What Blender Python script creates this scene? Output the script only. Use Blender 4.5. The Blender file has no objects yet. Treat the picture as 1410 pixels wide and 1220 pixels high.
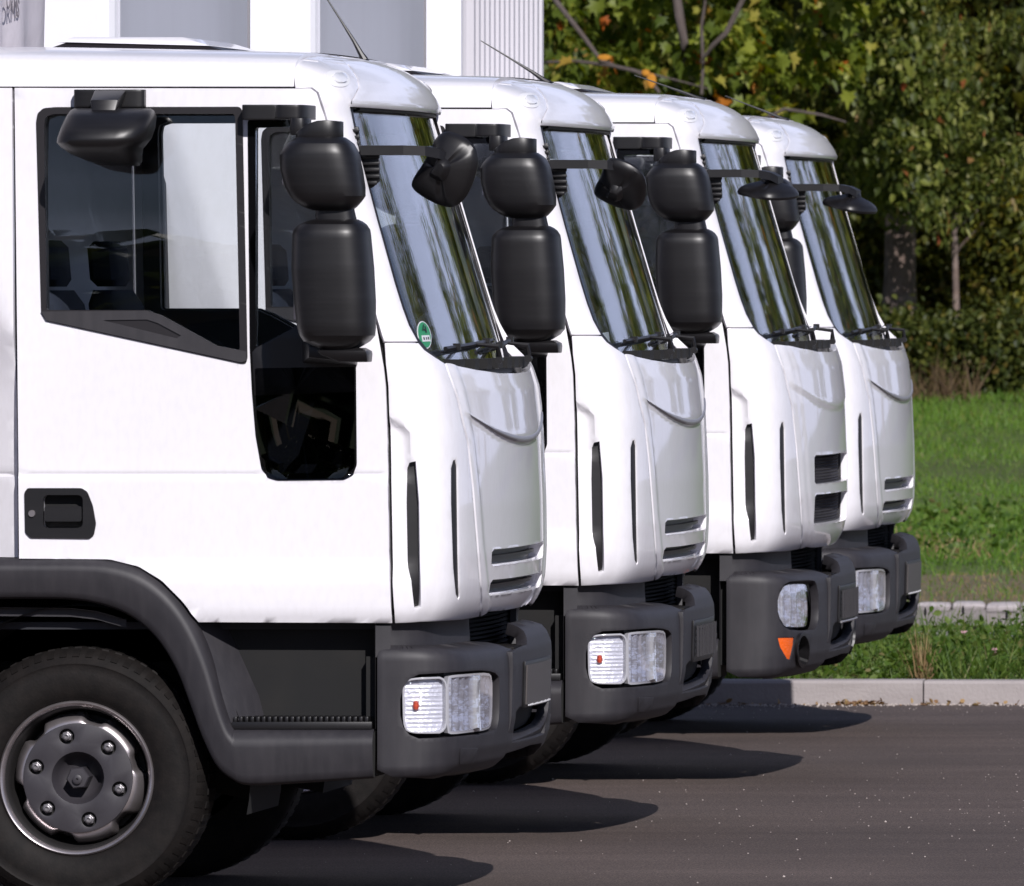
import bpy, bmesh, math, random
import numpy as np
from mathutils import Vector, Matrix
from mathutils.geometry import delaunay_2d_cdt

random.seed(7)
rng = np.random.default_rng(7)
SC = bpy.context.scene
COL = SC.collection

# ------------------------------------------------------------------ camera, sky, sun, exposure
S = 450.0            # pixels of the photograph per metre on the near side of the first truck
VPX, VPY = 2900.0, 384.0   # where lines running away from the camera meet
D = 34.0             # metres from the camera to the near side of the first truck
GV = 1253.0          # pixel row of the ground below that side
CAMX, CAMZ = VPX / S, (GV - VPY) / S

cam = bpy.data.cameras.new('camera')
cam.sensor_width = 36.0
cam.lens = 36.0 * S * D / 1410.0
cam.shift_x = (705.0 - VPX) / 1410.0
cam.shift_y = (VPY - 610.0) / 1410.0
cam.clip_start = 0.5
cam.clip_end = 3000
cam.dof.use_dof = True
cam.dof.focus_distance = 37.0
cam.dof.aperture_fstop = 18
cam_o = bpy.data.objects.new('camera', cam)
cam_o.location = (CAMX, -D, CAMZ)
cam_o.rotation_euler = (math.radians(90), 0, 0)
COL.objects.link(cam_o)
SC.camera = cam_o

SUN_V = Vector((0.58, -1.42, 1.0)).normalized()      # towards the sun
world = bpy.data.worlds.new('World')
SC.world = world
world.use_nodes = True
wn, wl = world.node_tree.nodes, world.node_tree.links
wn.clear()
sky = wn.new('ShaderNodeTexSky')
sky.sky_type = 'NISHITA'
sky.sun_disc = False
sky.sun_elevation = math.asin(SUN_V.z)
sky.sun_rotation = math.atan2(SUN_V.x, SUN_V.y)
sky.air_density = 1.0
sky.dust_density = 0.5
sky.ozone_density = 2.5
bg = wn.new('ShaderNodeBackground')
bg.inputs['Strength'].default_value = 0.05
wo = wn.new('ShaderNodeOutputWorld')
# thin broken clouds all round the sky
wtc = wn.new('ShaderNodeTexCoord')
wmp = wn.new('ShaderNodeMapping')
wmp.inputs['Scale'].default_value = (1.0, 1.0, 3.2)
wnz = wn.new('ShaderNodeTexNoise')
wnz.inputs['Scale'].default_value = 2.6
wnz.inputs['Detail'].default_value = 7
wnz.inputs['Roughness'].default_value = 0.55
wrp = wn.new('ShaderNodeValToRGB')
wrp.color_ramp.elements[0].position = 0.46
wrp.color_ramp.elements[1].position = 0.66
wrp.color_ramp.elements[0].color = (0, 0, 0, 1)
wrp.color_ramp.elements[1].color = (0.75, 0.75, 0.75, 1)
wmx = wn.new('ShaderNodeMix')
wmx.data_type = 'RGBA'
wmx.inputs['B'].default_value = (21, 23.5, 28, 1)
wtn = wn.new('ShaderNodeMix')
wtn.data_type = 'RGBA'
wtn.blend_type = 'MULTIPLY'
wtn.inputs['Factor'].default_value = 1.0
wtn.inputs['B'].default_value = (1.0, 0.97, 1.14, 1)
wl.new(wtc.outputs['Generated'], wmp.inputs[0])
wl.new(wmp.outputs[0], wnz.inputs['Vector'])
# a cloud layer looks denser towards the horizon
wsx = wn.new('ShaderNodeSeparateXYZ')
wl.new(wtc.outputs['Generated'], wsx.inputs[0])
wm1 = wn.new('ShaderNodeMapRange')
wm1.inputs['From Min'].default_value = 0.0
wm1.inputs['From Max'].default_value = 0.30
wm1.inputs['To Min'].default_value = 0.15
wm1.inputs['To Max'].default_value = -0.07
wl.new(wsx.outputs['Z'], wm1.inputs['Value'])
wad = wn.new('ShaderNodeMath')
wad.operation = 'ADD'
wl.new(wnz.outputs['Fac'], wad.inputs[0])
wl.new(wm1.outputs[0], wad.inputs[1])
wmy = wn.new('ShaderNodeMath')           # the cloud bank stands beyond the trucks, the sun side is clearer
wmy.operation = 'MULTIPLY_ADD'
wmy.inputs[1].default_value = 0.10
wl.new(wsx.outputs['Y'], wmy.inputs[0])
wl.new(wad.outputs[0], wmy.inputs[2])
wl.new(wmy.outputs[0], wrp.inputs[0])
wl.new(wrp.outputs[0], wmx.inputs['Factor'])
wl.new(sky.outputs[0], wmx.inputs['A'])
wl.new(wmx.outputs['Result'], wtn.inputs['A'])
wl.new(wtn.outputs['Result'], bg.inputs[0])
wl.new(bg.outputs[0], wo.inputs[0])

sun = bpy.data.lights.new('sun', 'SUN')
sun.energy = 5.0
sun.angle = math.radians(0.5)
sun.color = (1.0, 0.96, 0.955)
sun_o = bpy.data.objects.new('sun', sun)
sun_o.rotation_euler = (-SUN_V).to_track_quat('-Z', 'Y').to_euler()
sun_o.location = (20, -60, 60)
COL.objects.link(sun_o)

SC.view_settings.view_transform = 'Standard'
SC.view_settings.look = 'None'
SC.view_settings.exposure = -0.12
SC.view_settings.gamma = 1.0
SC.view_settings.use_curve_mapping = False
SC.cycles.max_bounces = 9
SC.cycles.transparent_max_bounces = 16
SC.cycles.transmission_bounces = 6
SC.cycles.caustics_reflective = False
SC.cycles.caustics_refractive = False
SC.cycles.sample_clamp_indirect = 6.0

# ------------------------------------------------------------------ materials
def mat(name, color, rough=0.5, metal=0.0, coat=0.0, spec=0.5, noise=None, bump=None, trans=None, emis=None,
        coat_rough=0.03):
    """noise = (scale xyz or number, amount, second colour); bump = (scale, strength, distance)"""
    m = bpy.data.materials.new(name)
    m.use_nodes = True
    n, l = m.node_tree.nodes, m.node_tree.links
    b = n['Principled BSDF']
    b.inputs['Base Color'].default_value = (*color, 1)
    b.inputs['Roughness'].default_value = rough
    b.inputs['Metallic'].default_value = metal
    b.inputs['Coat Weight'].default_value = coat
    b.inputs['Coat Roughness'].default_value = coat_rough
    b.inputs['Specular IOR Level'].default_value = spec
    tc = n.new('ShaderNodeTexCoord')
    if noise:
        for k, (sc_, amt, c2) in enumerate(noise):
            mp = n.new('ShaderNodeMapping')
            mp.inputs['Scale'].default_value = sc_ if isinstance(sc_, tuple) else (sc_,) * 3
            l.new(tc.outputs['Object'], mp.inputs[0])
            t = n.new('ShaderNodeTexNoise')
            t.inputs['Scale'].default_value = 1.0
            t.inputs['Detail'].default_value = 6
            l.new(mp.outputs[0], t.inputs['Vector'])
            r = n.new('ShaderNodeValToRGB')
            r.color_ramp.elements[0].position = 0.42
            r.color_ramp.elements[1].position = 0.68
            r.color_ramp.elements[0].color = (0, 0, 0, 1)
            r.color_ramp.elements[1].color = (amt,) * 3 + (1,)
            l.new(t.outputs['Fac'], r.inputs[0])
            mx = n.new('ShaderNodeMix')
            mx.data_type = 'RGBA'
            l.new(r.outputs[0], mx.inputs['Factor'])
            src = b.inputs['Base Color'].links
            if src:
                l.new(src[0].from_socket, mx.inputs['A'])
            else:
                mx.inputs['A'].default_value = (*color, 1)
            mx.inputs['B'].default_value = (*c2, 1)
            l.new(mx.outputs['Result'], b.inputs['Base Color'])
    if bump:
        t = n.new('ShaderNodeTexNoise')
        t.inputs['Scale'].default_value = bump[0]
        t.inputs['Detail'].default_value = 4
        l.new(tc.outputs['Object'], t.inputs['Vector'])
        bp = n.new('ShaderNodeBump')
        bp.inputs['Strength'].default_value = bump[1]
        bp.inputs['Distance'].default_value = bump[2]
        l.new(t.outputs['Fac'], bp.inputs['Height'])
        l.new(bp.outputs[0], b.inputs['Normal'])
    return m

def glass_mat(name, tint, rough=0.0, ior=1.5, wave=None):
    m = bpy.data.materials.new(name)
    m.use_nodes = True
    n, l = m.node_tree.nodes, m.node_tree.links
    n.clear()
    out = n.new('ShaderNodeOutputMaterial')
    tr = n.new('ShaderNodeBsdfTransparent')
    tr.inputs[0].default_value = (*tint, 1)
    gl = n.new('ShaderNodeBsdfGlossy')
    gl.inputs['Roughness'].default_value = rough
    fr = n.new('ShaderNodeFresnel')
    # the node turns the index over on back faces: feed it so that both faces of a pane act alike
    ge = n.new('ShaderNodeNewGeometry')
    mi = n.new('ShaderNodeMapRange')
    mi.inputs['To Min'].default_value = ior
    mi.inputs['To Max'].default_value = 1 / ior
    l.new(ge.outputs['Backfacing'], mi.inputs['Value'])
    l.new(mi.outputs[0], fr.inputs['IOR'])
    gl.inputs['Color'].default_value = (1, 1, 1, 1)
    mx = n.new('ShaderNodeMixShader')
    l.new(fr.outputs[0], mx.inputs[0])
    l.new(tr.outputs[0], mx.inputs[1])
    l.new(gl.outputs[0], mx.inputs[2])
    l.new(mx.outputs[0], out.inputs[0])
    if wave:
        tc = n.new('ShaderNodeTexCoord')
        mp = n.new('ShaderNodeMapping')
        mp.inputs['Scale'].default_value = wave[0]
        t = n.new('ShaderNodeTexNoise')
        t.inputs['Scale'].default_value = 1
        t.inputs['Detail'].default_value = 2
        l.new(tc.outputs['Object'], mp.inputs[0])
        l.new(mp.outputs[0], t.inputs['Vector'])
        bp = n.new('ShaderNodeBump')
        bp.inputs['Strength'].default_value = wave[1]
        bp.inputs['Distance'].default_value = wave[2]
        l.new(t.outputs['Fac'], bp.inputs['Height'])
        l.new(bp.outputs[0], gl.inputs['Normal'])
    return m

M = {}
M['paint'] = mat('white_paint', (0.84, 0.825, 0.86), 0.3, coat=0.65, noise=[((3, 3, 1.2), 0.2, (0.75, 0.735, 0.745)), ((60, 60, 25), 0.12, (0.60, 0.58, 0.56))], bump=(2.2, 0.06, 0.01))
M['plastic'] = mat('grey_plastic', (0.021, 0.0195, 0.0235), 0.56, noise=[(9, 0.4, (0.036, 0.033, 0.038)), ((40, 40, 5), 0.25, (0.05, 0.046, 0.05))], bump=(900, 0.25, 0.0006))
M['black'] = mat('black_plastic', (0.006, 0.0055, 0.0065), 0.42, noise=[((6, 6, 30), 0.3, (0.014, 0.013, 0.014))], bump=(700, 0.25, 0.0005))
M['mirror_shell'] = mat('mirror_shell_plastic', (0.006, 0.0055, 0.0062), 0.40, noise=[((4, 4, 90), 0.12, (0.03, 0.027, 0.029))], bump=(600, 0.12, 0.0005))
M['rubber'] = mat('tyre_rubber', (0.006, 0.005, 0.0047), 0.7, spec=0.22, noise=[(14, 0.5, (0.013, 0.010, 0.009)), ((30, 2, 30), 0.3, (0.02, 0.016, 0.014))], bump=(120, 0.3, 0.002))
M['seal'] = mat('rubber_seal', (0.010, 0.008, 0.010), 0.45)
M['gloss_black'] = mat('glossy_black_screen_print', (0.004, 0.004, 0.005), 0.06)
M['print'] = mat('faded_print', (0.22, 0.20, 0.22), 0.6)
M['dark'] = mat('dark_underbody', (0.006, 0.006, 0.0065), 0.85, noise=[(6, 0.5, (0.012, 0.011, 0.010))])
M['interior'] = mat('interior_trim', (0.018, 0.019, 0.025), 0.7)
M['interior_light'] = mat('interior_light_trim', (0.30, 0.32, 0.36), 0.7)
M['seat'] = mat('seat_fabric', (0.022, 0.027, 0.045), 0.85, bump=(200, 0.3, 0.003))
M['glass'] = glass_mat('window_glass', (0.93, 0.945, 0.95))
M['wind'] = glass_mat('windscreen_glass', (0.90, 0.93, 0.95), ior=1.6, wave=((1.0, 1.0, 2.0), 0.06, 0.004))
M['glass_dark'] = glass_mat('tinted_window_glass', (0.30, 0.31, 0.34))
M['lens'] = glass_mat('lamp_lens', (0.95, 0.95, 0.97), rough=0.02)
M['steel'] = mat('rim_silver', (0.50, 0.46, 0.47), 0.33, metal=0.85, noise=[(12, 0.5, (0.30, 0.26, 0.25))])
M['rim_dark'] = mat('rim_well_dark', (0.012, 0.011, 0.011), 0.6)
M['hub'] = mat('hub_grey', (0.036, 0.033, 0.039), 0.5, noise=[(14, 0.4, (0.035, 0.032, 0.036))], bump=(400, 0.2, 0.0006))
M['nut'] = mat('nut_steel', (0.22, 0.21, 0.22), 0.4, metal=0.4)
M['chrome'] = mat('lamp_reflector', (0.66, 0.67, 0.72), 0.12, metal=0.6, coat=0.5, bump=(24, 0.5, 0.012))
M['reflex'] = mat('indicator_reflector', (0.85, 0.86, 0.9), 0.35, metal=0.2, bump=(60, 0.6, 0.008))
M['amber'] = mat('amber_lens', (0.85, 0.13, 0.01), 0.12, coat=0.6, bump=(160, 0.6, 0.004))
M['orange'] = mat('orange_bulb', (0.55, 0.07, 0.03), 0.3)
M['silver_trim'] = mat('grey_trim_strip', (0.33, 0.32, 0.34), 0.35, metal=0.4)
M['plate'] = mat('blank_plate_grey', (0.085, 0.075, 0.072), 0.5)
M['white_plastic'] = mat('white_plastic', (0.78, 0.78, 0.8), 0.4)
M['clear'] = mat('clear_marker_lens', (0.8, 0.8, 0.82), 0.15, coat=0.8)
M['lens_rim'] = mat('lens_rim', (0.42, 0.42, 0.45), 0.15, coat=0.8)
M['green'] = mat('sticker_green', (0.01, 0.28, 0.10), 0.4)
M['ink'] = mat('ink_black', (0.01, 0.01, 0.012), 0.5)
M['tarp'] = mat('grey_tarpaulin', (0.60, 0.56, 0.60), 0.5, bump=(3, 0.4, 0.05))
M['box_white'] = mat('box_body_white', (0.80, 0.80, 0.84), 0.4, noise=[(1.2, 0.3, (0.72, 0.71, 0.74))])
M['box_front'] = mat('box_front_shade_grey', (0.50, 0.51, 0.56), 0.45, noise=[((1, 4, 0.5), 0.4, (0.45, 0.45, 0.50))])  # white body's front wall, its shade put into the colour
M['box_rib'] = mat('box_front_aluminium', (0.62, 0.60, 0.63), 0.45, metal=0.1)

# ------------------------------------------------------------------ low level builders
BASE = Vector((0.3, 1.05, 0.0))      # base point of the first truck

def to_mesh(name, verts, faces, material, smooth=True, angle=38, base=BASE, bevel=0.0):
    bm = bmesh.new()
    vs = [bm.verts.new(Vector(v) - base) for v in verts]
    for f in faces:
        try:
            bm.faces.new([vs[i] for i in f])
        except ValueError:
            pass
    bmesh.ops.recalc_face_normals(bm, faces=bm.faces)
    if bevel > 0:
        es = [e for e in bm.edges if len(e.link_faces) == 2 and e.calc_face_angle(0) > math.radians(50)]
        bmesh.ops.bevel(bm, geom=es, offset=bevel, segments=2, profile=0.5, affect='EDGES', clamp_overlap=True)
    me = bpy.data.meshes.new(name)
    bm.to_mesh(me)
    bm.free()
    if smooth:
        me.polygons.foreach_set('use_smooth', [True] * len(me.polygons))
        me.set_sharp_from_angle(angle=math.radians(angle))
    me.materials.append(material)
    return me

def link(name, me, parent=None, **props):
    o = bpy.data.objects.new(name, me)
    COL.objects.link(o)
    if parent:
        o.parent = parent
    for k, v in props.items():
        o[k] = v
    return o

class Shape:
    """collects verts and faces that become one mesh"""
    def __init__(s):
        s.v, s.f = [], []
    def add(s, verts, faces):
        b = len(s.v)
        s.v += [tuple(x) for x in verts]
        s.f += [tuple(i + b for i in f) for f in faces]
        return s
    def box(s, x0, x1, y0, y1, z0, z1):
        v = [(x, y, z) for x in (x0, x1) for y in (y0, y1) for z in (z0, z1)]
        return s.add(v, [(0, 1, 3, 2), (4, 6, 7, 5), (0, 4, 5, 1), (2, 3, 7, 6), (0, 2, 6, 4), (1, 5, 7, 3)])
    def loft(s, rings, closed=True, caps=True):
        n = len(rings[0])
        v = [p for r in rings for p in r]
        f = []
        for i in range(len(rings) - 1):
            for j in range(n if closed else n - 1):
                k = (j + 1) % n
                f.append((i * n + j, i * n + k, (i + 1) * n + k, (i + 1) * n + j))
        if caps:
            f.append(tuple(range(n)))
            f.append(tuple((len(rings) - 1) * n + j for j in reversed(range(n))))
        return s.add(v, f)
    def tube(s, pts, r, seg=10, flat=1.0):
        pts = [Vector(p) for p in pts]
        rs = r if isinstance(r, (list, tuple)) else [r] * len(pts)
        rings = []
        for i, p in enumerate(pts):
            d = (pts[min(i + 1, len(pts) - 1)] - pts[max(i - 1, 0)]).normalized()
            u = d.cross(Vector((0, 0, 1)))
            if u.length < 0.05:
                u = d.cross(Vector((0, 1, 0)))
            u.normalize()
            w = d.cross(u).normalized()
            rings.append([p + (u * math.cos(a) * flat + w * math.sin(a)) * rs[i]
                          for a in [2 * math.pi * k / seg for k in range(seg)]])
        return s.loft(rings)
    def lathe(s, prof, cx, cz, y0=0.0, seg=64, ang=0.0, closed=False):
        """prof = (radius, y); spun about the axis through cx, cz along y"""
        rings = [[(cx + r * math.cos(ang + 2 * math.pi * k / seg), y0 + y, cz + r * math.sin(ang + 2 * math.pi * k / seg))
                  for k in range(seg)] for r, y in prof]
        return s.loft(rings, caps=False)
    def mesh(s, name, material, **kw):
        return to_mesh(name, s.v, s.f, material, **kw)

def X(px, y=0.0):
    return (VPX - (VPX - px) * (D + y) / D) / S
def Z(py, y=0.0):
    return (GV - (VPY + (py - VPY) * (D + y) / D)) / S

def sup(cx, cy, hx, hy, z, n=3.0, seg=48, flat=0.0):
    out = []
    for k in range(seg):
        a = 2 * math.pi * k / seg
        c, s_ = math.cos(a), math.sin(a)
        x = math.copysign(abs(c) ** (2 / n), c) * hx
        y = math.copysign(abs(s_) ** (2 / n), s_) * hy
        out.append((cx + x, cy + y, z))
    return out

# ------------------------------------------------------------------ cab skin
_c = [(-.15, .9), (0, 0), (.15, .9), (.3, 3.7), (.45, 8.3), (.6, 14.8), (.7, 20), (.8, 26.5), (.88, 33), (.94, 41), (.985, 52),
      (1.015, 66), (1.035, 82), (1.045, 100), (1.05, 120), (1.05, 160), (1.05, 240)]
_pts = []
for i in range(1, len(_c) - 2):
    p0, p1, p2, p3 = [np.array((a * S, b)) for a, b in _c[i - 1:i + 3]]
    for k in range(10):
        t = k / 10
        _pts.append(0.5 * (2 * p1 + (p2 - p0) * t + (2 * p0 - 5 * p1 + 4 * p2 - p3) * t * t + (3 * p1 - p0 - 3 * p2 + p3) * t ** 3))
_pts += [np.array((1.05 * S, 160.)), np.array((1.05 * S, 1600.))]
_pts = np.array(_pts)
_w = np.concatenate([[0], np.cumsum(np.linalg.norm(np.diff(_pts, axis=0), axis=1))])
W_SIDE = float(np.interp(120, _pts[:, 1], _w))
def c_t(w):
    return np.sign(w) * np.interp(np.abs(w), _w, _pts[:, 0]) / S
def c_drop(w):
    return np.interp(np.abs(w), _w, _pts[:, 1])
def w_of_t(t):
    return math.copysign(float(np.interp(abs(t) * S, _pts[:-2, 0], _w[:-2])), t) if t else 0.0

def tab(pairs):
    a = np.array(pairs, float)
    return lambda v: np.interp(v, a[:, 0], a[:, 1])
PC = {
    'body': tab([(64, 100), (67, 330), (69, 404), (71, 420), (76, 442), (86, 464), (97, 480), (109, 493), (125, 504),
                 (140, 511), (146, 509), (152, 508), (400, 585), (430, 595), (455, 607), (475, 620), (495, 633), (515, 642),
                 (540, 650), (600, 657), (700, 661), (765, 662), (810, 660), (830, 656), (845, 649), (853, 643), (860, 637)]),
    'glass': tab([(100, 487), (152, 503), (520, 614)]),
    'bumper': tab([(888, 585), (890, 622), (893, 642), (897, 655), (903, 663), (912, 667.5), (930, 669), (1005, 669), (1035, 666),
                   (1055, 659), (1068, 647), (1075, 622), (1077, 590)]),
    'centre': tab([(868, 590), (870, 625), (874, 645), (880, 660), (890, 668), (905, 673), (925, 674), (1000, 672), (1020, 668),
                   (1040, 658), (1052, 642), (1056, 610)]),
}
MW = {
    'body': tab([(64, .3), (67, .5), (69, .66), (71, .75), (74, .83), (78, .89), (84, .935), (92, .964), (103, .980), (121, .987),
                 (300, .994), (500, 1), (840, 1), (858, .994)]),
    'glass': tab([(100, .978), (300, .99), (520, 1)]),
    'bumper': tab([(888, .95), (890, .975), (893, .986), (897, .993), (905, 1), (1060, 1), (1070, .99), (1077, .96)]),
    'centre': tab([(868, 1), (1056, 1)]),
}
SIDE = tab([(640, 0), (649, 0.001), (651, -.001), (653, -.004), (655, -.001), (657, .005), (660, .006), (766, .006), (774, .007), (790, .017), (798, .020), (806, .021), (846, .020), (858, .010)])

G_FRONT = lambda w: np.clip(1 - (np.abs(w) - w_of_t(.9)) / (W_SIDE - w_of_t(.9)), 0, 1)
def x_of(w, v, surf):
    if surf in ('bumper', 'centre'):
        ref = 669.0 if surf == 'bumper' else 674.0
        return ref - c_drop(w) - (ref - PC[surf](v)) * G_FRONT(w)
    return PC[surf](v) - c_drop(w)

def skin(w, v, surf='body', inset=0.0, disp=None):
    w = np.asarray(w, float)
    v = np.asarray(v, float)
    def pos(w, v):
        return np.stack([x_of(w, v, surf) / S, 1.05 - c_t(w) * MW[surf](v), (GV - v) / S], -1)
    p = pos(w, v)
    e = 1.5
    a = pos(w + e, v) - pos(w - e, v)
    b = pos(w, v + e) - pos(w, v - e)
    n = np.cross(a, b)
    n /= np.linalg.norm(n, axis=-1, keepdims=True) + 1e-12
    # outward: pointing away from an inner axis
    c = np.stack([np.full_like(v, 0.6), np.full_like(v, 1.05), np.clip((GV - v) / S, 0, 2.2)], -1)
    s = np.sign(np.sum(n * (p - c), -1, keepdims=True))
    n *= np.where(s == 0, 1, s)
    off = np.full_like(v, -inset)
    if surf == 'body':
        off = off + SIDE(v) * np.clip((np.abs(w) - W_SIDE + 60) / 60, 0, 1)
    if disp is not None:
        off = off + disp(w, v)
    return p + n * off[..., None]

def inv(px, py, surf='body'):
    W = np.linspace(1500, -420, 2600)
    v = np.full_like(W, py)
    for _ in range(4):
        y = 1.05 - c_t(W) * MW[surf](v)
        v = VPY + (py - VPY) * (D + y) / D
    img = VPX - (VPX - x_of(W, v, surf)) * D / (D + y)
    k = np.nonzero(img >= px)[0]
    if len(k) == 0:
        i = int(np.argmax(img))
        return W[i], v[i]
    i = k[0]
    if i == 0:
        return W[0], v[0]
    f = (px - img[i - 1]) / (img[i] - img[i - 1] + 1e-9)
    return W[i - 1] + (W[i] - W[i - 1]) * f, v[i - 1] + (v[i] - v[i - 1]) * f

def dens(pts, step=8, closed=True):
    out = []
    n = len(pts)
    for i in range(n if closed else n - 1):
        a, b = np.array(pts[i], float), np.array(pts[(i + 1) % n], float)
        k = max(1, int(np.ceil(np.linalg.norm(b - a) / step)))
        for j in range(k):
            out.append(tuple(a + (b - a) * j / k))
    if not closed:
        out.append(tuple(pts[-1]))
    return out

def smooth_poly(pts, it=1):
    """round the corners of a closed outline"""
    for _ in range(it):
        n = len(pts)
        out = []
        for i in range(n):
            a, b = np.array(pts[i]), np.array(pts[(i + 1) % n])
            out += [tuple(a * .75 + b * .25), tuple(a * .25 + b * .75)]
        pts = out
    return pts

def rrect(x0, y0, x1, y1, r, k=4):
    out = []
    for cx, cy, a0 in ((x1 - r, y0 + r, -90), (x1 - r, y1 - r, 0), (x0 + r, y1 - r, 90), (x0 + r, y0 + r, 180)):
        for i in range(k + 1):
            a = math.radians(a0 + 90 * i / k)
            out.append((cx + r * math.cos(a), cy + r * math.sin(a)))
    return out

def area(p):
    return 0.5 * sum(p[i][0] * p[(i + 1) % len(p)][1] - p[(i + 1) % len(p)][0] * p[i][1] for i in range(len(p)))

def offset(p, d):
    """move a closed outline inwards by d"""
    p = [np.array(q, float) for q in p]
    q = [p[0]]
    for a in p[1:]:
        if np.linalg.norm(a - q[-1]) > 1e-4:
            q.append(a)
    if np.linalg.norm(q[0] - q[-1]) < 1e-4:
        q.pop()
    p = q
    s = 1 if area(p) > 0 else -1
    out = []
    n = len(p)
    for i in range(n):
        e1 = p[i] - p[i - 1]
        e2 = p[(i + 1) % n] - p[i]
        e1 /= np.linalg.norm(e1)
        e2 /= np.linalg.norm(e2)
        n1, n2 = np.array((-e1[1], e1[0])) * s, np.array((-e2[1], e2[0])) * s
        m = n1 + n2
        L = np.linalg.norm(m)
        m = m / L if L > 1e-6 else n1
        out.append(tuple(p[i] + m * d / max(0.5, float(m @ n1))))
    return out

def inside(pts, poly):
    P = np.asarray(pts, float)
    Q = np.asarray(poly, float)
    x, y = P[:, 0], P[:, 1]
    r = np.zeros(len(P), bool)
    j = len(Q) - 1
    for i in range(len(Q)):
        yi, yj = Q[i, 1], Q[j, 1]
        if yi != yj:
            c = ((yi > y) != (yj > y)) & (x < (Q[j, 0] - Q[i, 0]) * (y - yi) / (yj - yi) + Q[i, 0])
            r ^= c
        j = i
    return r

def fill(outer, holes=(), step=(14, 12), rows=()):
    """triangulate an outline with holes, with a grid of inner points"""
    loops = [outer] + list(holes)
    vs, es = [], []
    for L in loops:
        b = len(vs)
        vs += [Vector((float(a), float(c))) for a, c in L]
        es += [(b + i, b + (i + 1) % len(L)) for i in range(len(L))]
    O = np.array(outer, float)
    gx = np.arange(O[:, 0].min() + step[0] * .5, O[:, 0].max(), step[0])
    gy = np.arange(O[:, 1].min() + step[1] * .5, O[:, 1].max(), step[1])
    if len(gx) and len(gy):
        if len(rows):
            gy = [c for c in gy if min(abs(c - q) for q in rows) > 4]
        G = np.array([(a, c) for a in gx for c in gy] + [(a, float(c)) for a in gx for c in rows])
        ok = inside(G, outer)
        for h in holes:
            ok &= ~inside(G, h)
        G = G[ok]
        B = np.array([(v.x, v.y) for v in vs])
        if len(G):
            dmin = np.min(np.linalg.norm((G[:, None] - B[None]) / np.array(step), axis=2), axis=1)
            G = G[dmin > (0.4 if not len(rows) else 0.2)]
            vs += [Vector((float(a), float(c))) for a, c in G]
    r = delaunay_2d_cdt(vs, es, [], 0, 1e-4)
    V = np.array([(a.x, a.y) for a in r[0]])
    F = np.array([f for f in r[2] if len(f) == 3])
    c = V[F].mean(axis=1)
    ok = inside(c, outer)
    for h in holes:
        ok &= ~inside(c, h)
    A = V[F]
    ar = np.abs((A[:, 1, 0] - A[:, 0, 0]) * (A[:, 2, 1] - A[:, 0, 1]) - (A[:, 2, 0] - A[:, 0, 0]) * (A[:, 1, 1] - A[:, 0, 1]))
    ok &= ar > 1e-9
    return V, [tuple(f) for f in F[ok]]

def solid(V, F, fmap, thick):
    """front and back shells joined along the open edges"""
    a = fmap(V, 0.0)
    used = sorted({i for f in F for i in f})
    idx = {i: k for k, i in enumerate(used)}
    a = a[used]
    F = [tuple(idx[i] for i in f) for f in F]
    if thick <= 0:
        return a, F
    b = fmap(V, thick)[used]
    n = len(a)
    cnt = {}
    for f in F:
        for i in range(3):
            e = (f[i], f[(i + 1) % 3])
            cnt[tuple(sorted(e))] = cnt.get(tuple(sorted(e)), []) + [e]
    faces = list(F) + [tuple(n + i for i in reversed(f)) for f in F]
    for k, es in cnt.items():
        if len(es) == 1:
            i, j = es[0]
            faces.append((j, i, n + i, n + j))
    return np.concatenate([a, b]), faces

def wv(outline, surf='body', step=8):
    return [inv(a, b, surf) for a, b in dens(outline, step)]

def panel(name, outer, material, holes=(), surf='body', space='img', side=1, inset=0.0, thick=0.02, step=(16, 12),
          disp=None, bevel=0.0, base=BASE, rows=()):
    if space == 'img':
        outer = wv(outer, surf)
        holes = [wv(h, surf) for h in holes]
    else:
        outer = dens(outer, 10)
        holes = [dens(h, 10) for h in holes]
    V, F = fill(outer, holes, step, rows)
    f = lambda P, t: skin(P[:, 0] * side, P[:, 1], surf, inset + t, disp)
    v, fc = solid(V, F, f, thick)
    return to_mesh(name, v, fc, material, bevel=bevel, base=base)

def sym(path):
    """half outline in (w, v) from the top of the centre line to its bottom -> whole outline"""
    return list(path) + [(-a, b) for a, b in reversed(path) if abs(a) > 1e-6]

def plate(name, outline, y0, y1, material, holes=(), bevel=0.0, side=1, trace=True, base=BASE, step=(60, 60), yfun=None):
    """flat plate between depths y0 and y1 whose outline is given in photo pixels"""
    V, F = fill(outline, holes, step)
    def f(P, t):
        y = y0 + t
        yy = y if trace else 0.0
        k = (D + (y0 if trace else 0.0)) / D
        x = (VPX - (VPX - P[:, 0]) * k) / S
        z = (GV - (VPY + (P[:, 1] - VPY) * k)) / S
        yv = np.full(len(P), y)
        if yfun is not None:
            yv = yv + yfun(P[:, 0], P[:, 1])
        if side < 0:
            yv = 2.1 - yv
        return np.stack([x, yv, z], -1)
    v, fc = solid(V, F, f, y1 - y0)
    return to_mesh(name, v, fc, material, bevel=bevel, base=base)

# ------------------------------------------------------------------ the truck
truck = bpy.data.objects.new('delivery_truck', None)
truck.location = BASE
COL.objects.link(truck)

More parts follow.
